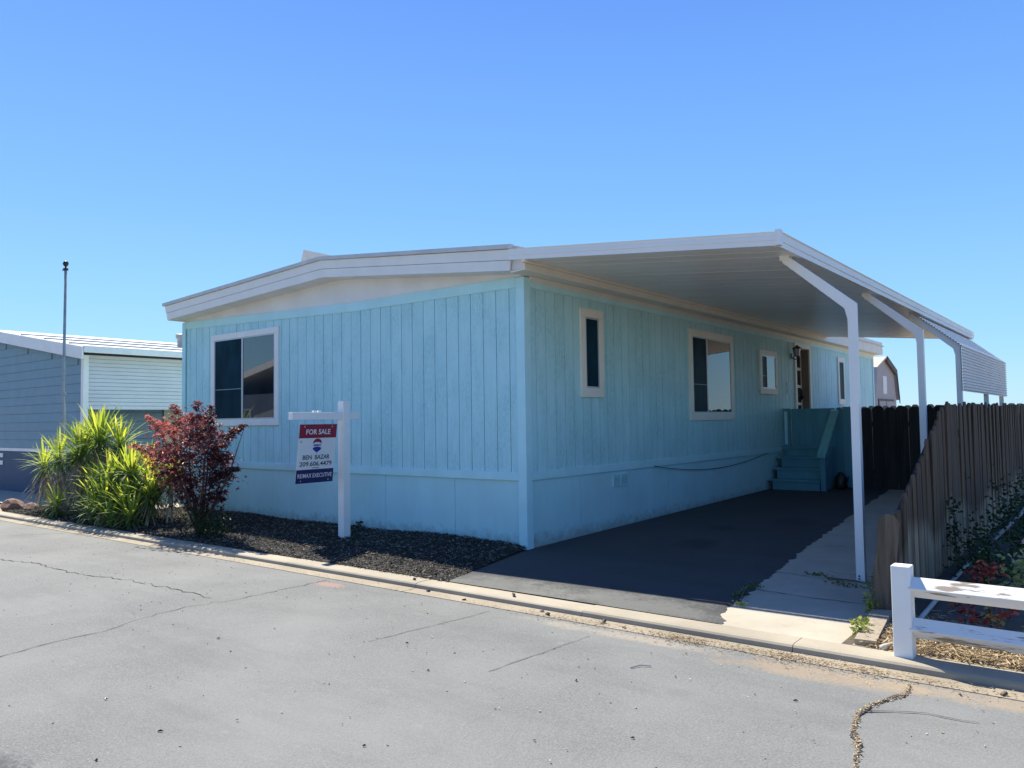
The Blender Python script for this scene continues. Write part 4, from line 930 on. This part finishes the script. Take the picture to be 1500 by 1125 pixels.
shrub('red_shoots', 'red and green leaved plant seen between the two rails, right one', 'shrub', (4.80, -1.1, 0), [((4.80, -1.1, .28), (.10, .08, .07), 48, .45), ((4.78, -1.1, .15), (.08, .08, .06), 36, .95), ((4.88, -1.1, .2), (.09, .08, .07), 30, .35)], .05, M['redleaf'])
shrub('red_shoots', 'small sparse red sprig seen between the two rails, left one', 'shrub', (4.64, -1.05, 0), [((4.61, -1.05, .16), (.10, .08, .05), 36, .4), ((4.68, -1.05, .1), (.08, .07, .04), 24, .4)], .05, M['redleaf'])
shrub('weed', 'green weed at the kerb end of the loose plank', 'weed', (4.06, -1.62, 0), [((4.05, -1.62, .07), (.06, .1, .07), 110, .7), ((4.04, -1.45, .05), (.05, .08, .05), 60, .6)], .032, M['weed'])
shrub('weed', 'green weed growing beside the leaning end board of the fence', 'weed', (3.94, -.72, 0), [((3.95, -.7, .16), (.05, .1, .15), 150, .35), ((3.98, -1.0, .10), (.04, .08, .1), 80, .5)], .038, M['weed'])
shrub('weed', 'creeping weed in the crack around the front carport post', 'weed', (3.3, .25, .01), [((3.2, .33, .015), (.14, .04, .02), 50, .2), ((3.5, .0, .015), (.22, .04, .02), 60, .2), ((3.8, .02, .02), (.14, .05, .03), 50, .2)], .03, M['weed'])
shrub('weed', 'low weed along the joint between asphalt drive and concrete', 'weed', (2.88, -.7, .01), [((2.92, -.9, .015), (.05, .12, .02), 60, .2), ((2.88, -.55, .015), (.06, .16, .025), 70, .2), ((3.06, -1.22, .02), (.05, .04, .02), 30, .7)], .028, M['weed'])
shrub('weed', 'tiny weed in the shade at the foot of the blue front wall', 'weed', (-2.9, -.06, .06), [((-2.9, -.05, .09), (.1, .03, .05), 26, .2)], .05, M['shrub'])
# irrigation pipe
pp = part('irrigation_pipe', MB().tube([(4.25, -1.86, .02), (4.31, -1.7, .022), (4.33, -1.3, .03), (4.31, -.9, .035), (4.28, .2, .035), (4.26, 1.15, .03), (4.22, 2.9, .03)], .018, 8), M['pvc'], smooth=True); tag(pp, 'white plastic pipe lying along the foot of the picket fence', 'pipe')
pb = part('branch', MB().tube([(4.45, 1.9, .25), (4.6, 2.6, .42), (4.72, 3.4, .62), (4.78, 3.9, .85)], [.02, .018, .014, .008], 6), M['pvc'], smooth=True); tag(pb, 'bare pale branch slanting through the dark shrubs', 'branch')
# rocks at the far left of the bed
def rock(x, y, z, sx, sy, sz, mat, label):
    bm = bmesh.new(); bmesh.ops.create_icosphere(bm, subdivisions=2, radius=1)
    for v in bm.verts: v.co = Vector((v.co.x * sx, v.co.y * sy, v.co.z * sz)) * U(.82, 1.12)
    me = bpy.data.meshes.new('rock'); bm.to_mesh(me); bm.free(); me.materials.append(mat); o = link(bpy.data.objects.new('rock', me), None, (x, y, z)); tag(o, label, 'rock')
rock(-10.7, -1.62, .06, .30, .18, .15, M['rock'], 'rust brown rock at the left edge of the photo'); rock(-10.15, -1.5, .05, .2, .13, .1, M['rock'], 'smaller rust rock touching the big one at the left edge')
for i, (x, y) in enumerate([(-9.9, -1.2), (-9.55, -1.12), (-9.2, -1.05)]): rock(x, y, .03, .19, .12, .05, M['stone'], ['flat tan edging stone nearest the rust rocks', 'middle flat tan edging stone behind the mulch', 'flat tan edging stone nearest the yucca'][i])

# ------------------------------------------------------------ over the street (seen in the window glass)
oh = thing('grey_home', 'grey gabled home across the street, mirrored in the front window', 'house', (-24, -18, 0))
part('wall', MB().box(-33, -19, -24, -15.2, 0, 3.0), M['grey_house'], oh)
part('roof', MB().prism([(-33.5, 2.95), (-26, 4.4), (-18.5, 2.95), (-18.5, 3.1), (-26, 4.6), (-33.5, 3.1)], -24.5, -14.8), M['roof_edge'], oh); part('fascia', MB().prism([(-33.5, 2.85), (-26, 4.3), (-18.5, 2.85), (-18.5, 3.12), (-26, 4.62), (-33.5, 3.12)], -14.799, -14.75), M['white'], oh)
for x in (-30, -24, -21): f = part('window', MB().box(x, x + 1.4, -15.199, -15.15, 1.0, 2.3), M['white'], oh); part('pane', MB().box(x + .08, x + 1.32, -15.149, -15.14, 1.08, 2.22), M['glass'], f)
def tree(loc, H, r_, label, seed):
    random.seed(seed); t = thing('shade_tree', label, 'tree', loc); L0 = Vector(loc); m = MB(); cl_ = []
    m.tube([L0, L0 + Vector((.1, 0, H * .35)), L0 + Vector((0, .1, H * .75))], [.28, .2, .08], 8)
    for k in range(16):
        a = k * 2.4; p = L0 + Vector((math.cos(a) * r_ * U(.3, 1), math.sin(a) * r_ * U(.3, 1), H * U(.45, 1))); m.tube([L0 + Vector((0, 0, H * .35)), p], [.08, .02], 5); cl_.append((tuple(p), (r_ * .5, r_ * .5, H * .11), 260, U(.3, .7)))
    part('trunk', m, M['bark'], t); f = MB(); leaves(f, cl_, .28, 1, 'oval', 1.4); part('crown', f, M['tree_leaf'], t, kind='stuff', recalc=False)
tree((16.5, 30, 0), 7.5, 2.6, 'leafy tree beyond the right side of the lot, mirrored in the side window', 3)
tree((-12, -20, 0), 6.5, 2.4, 'leafy tree across the street, mirrored in the front window', 5)
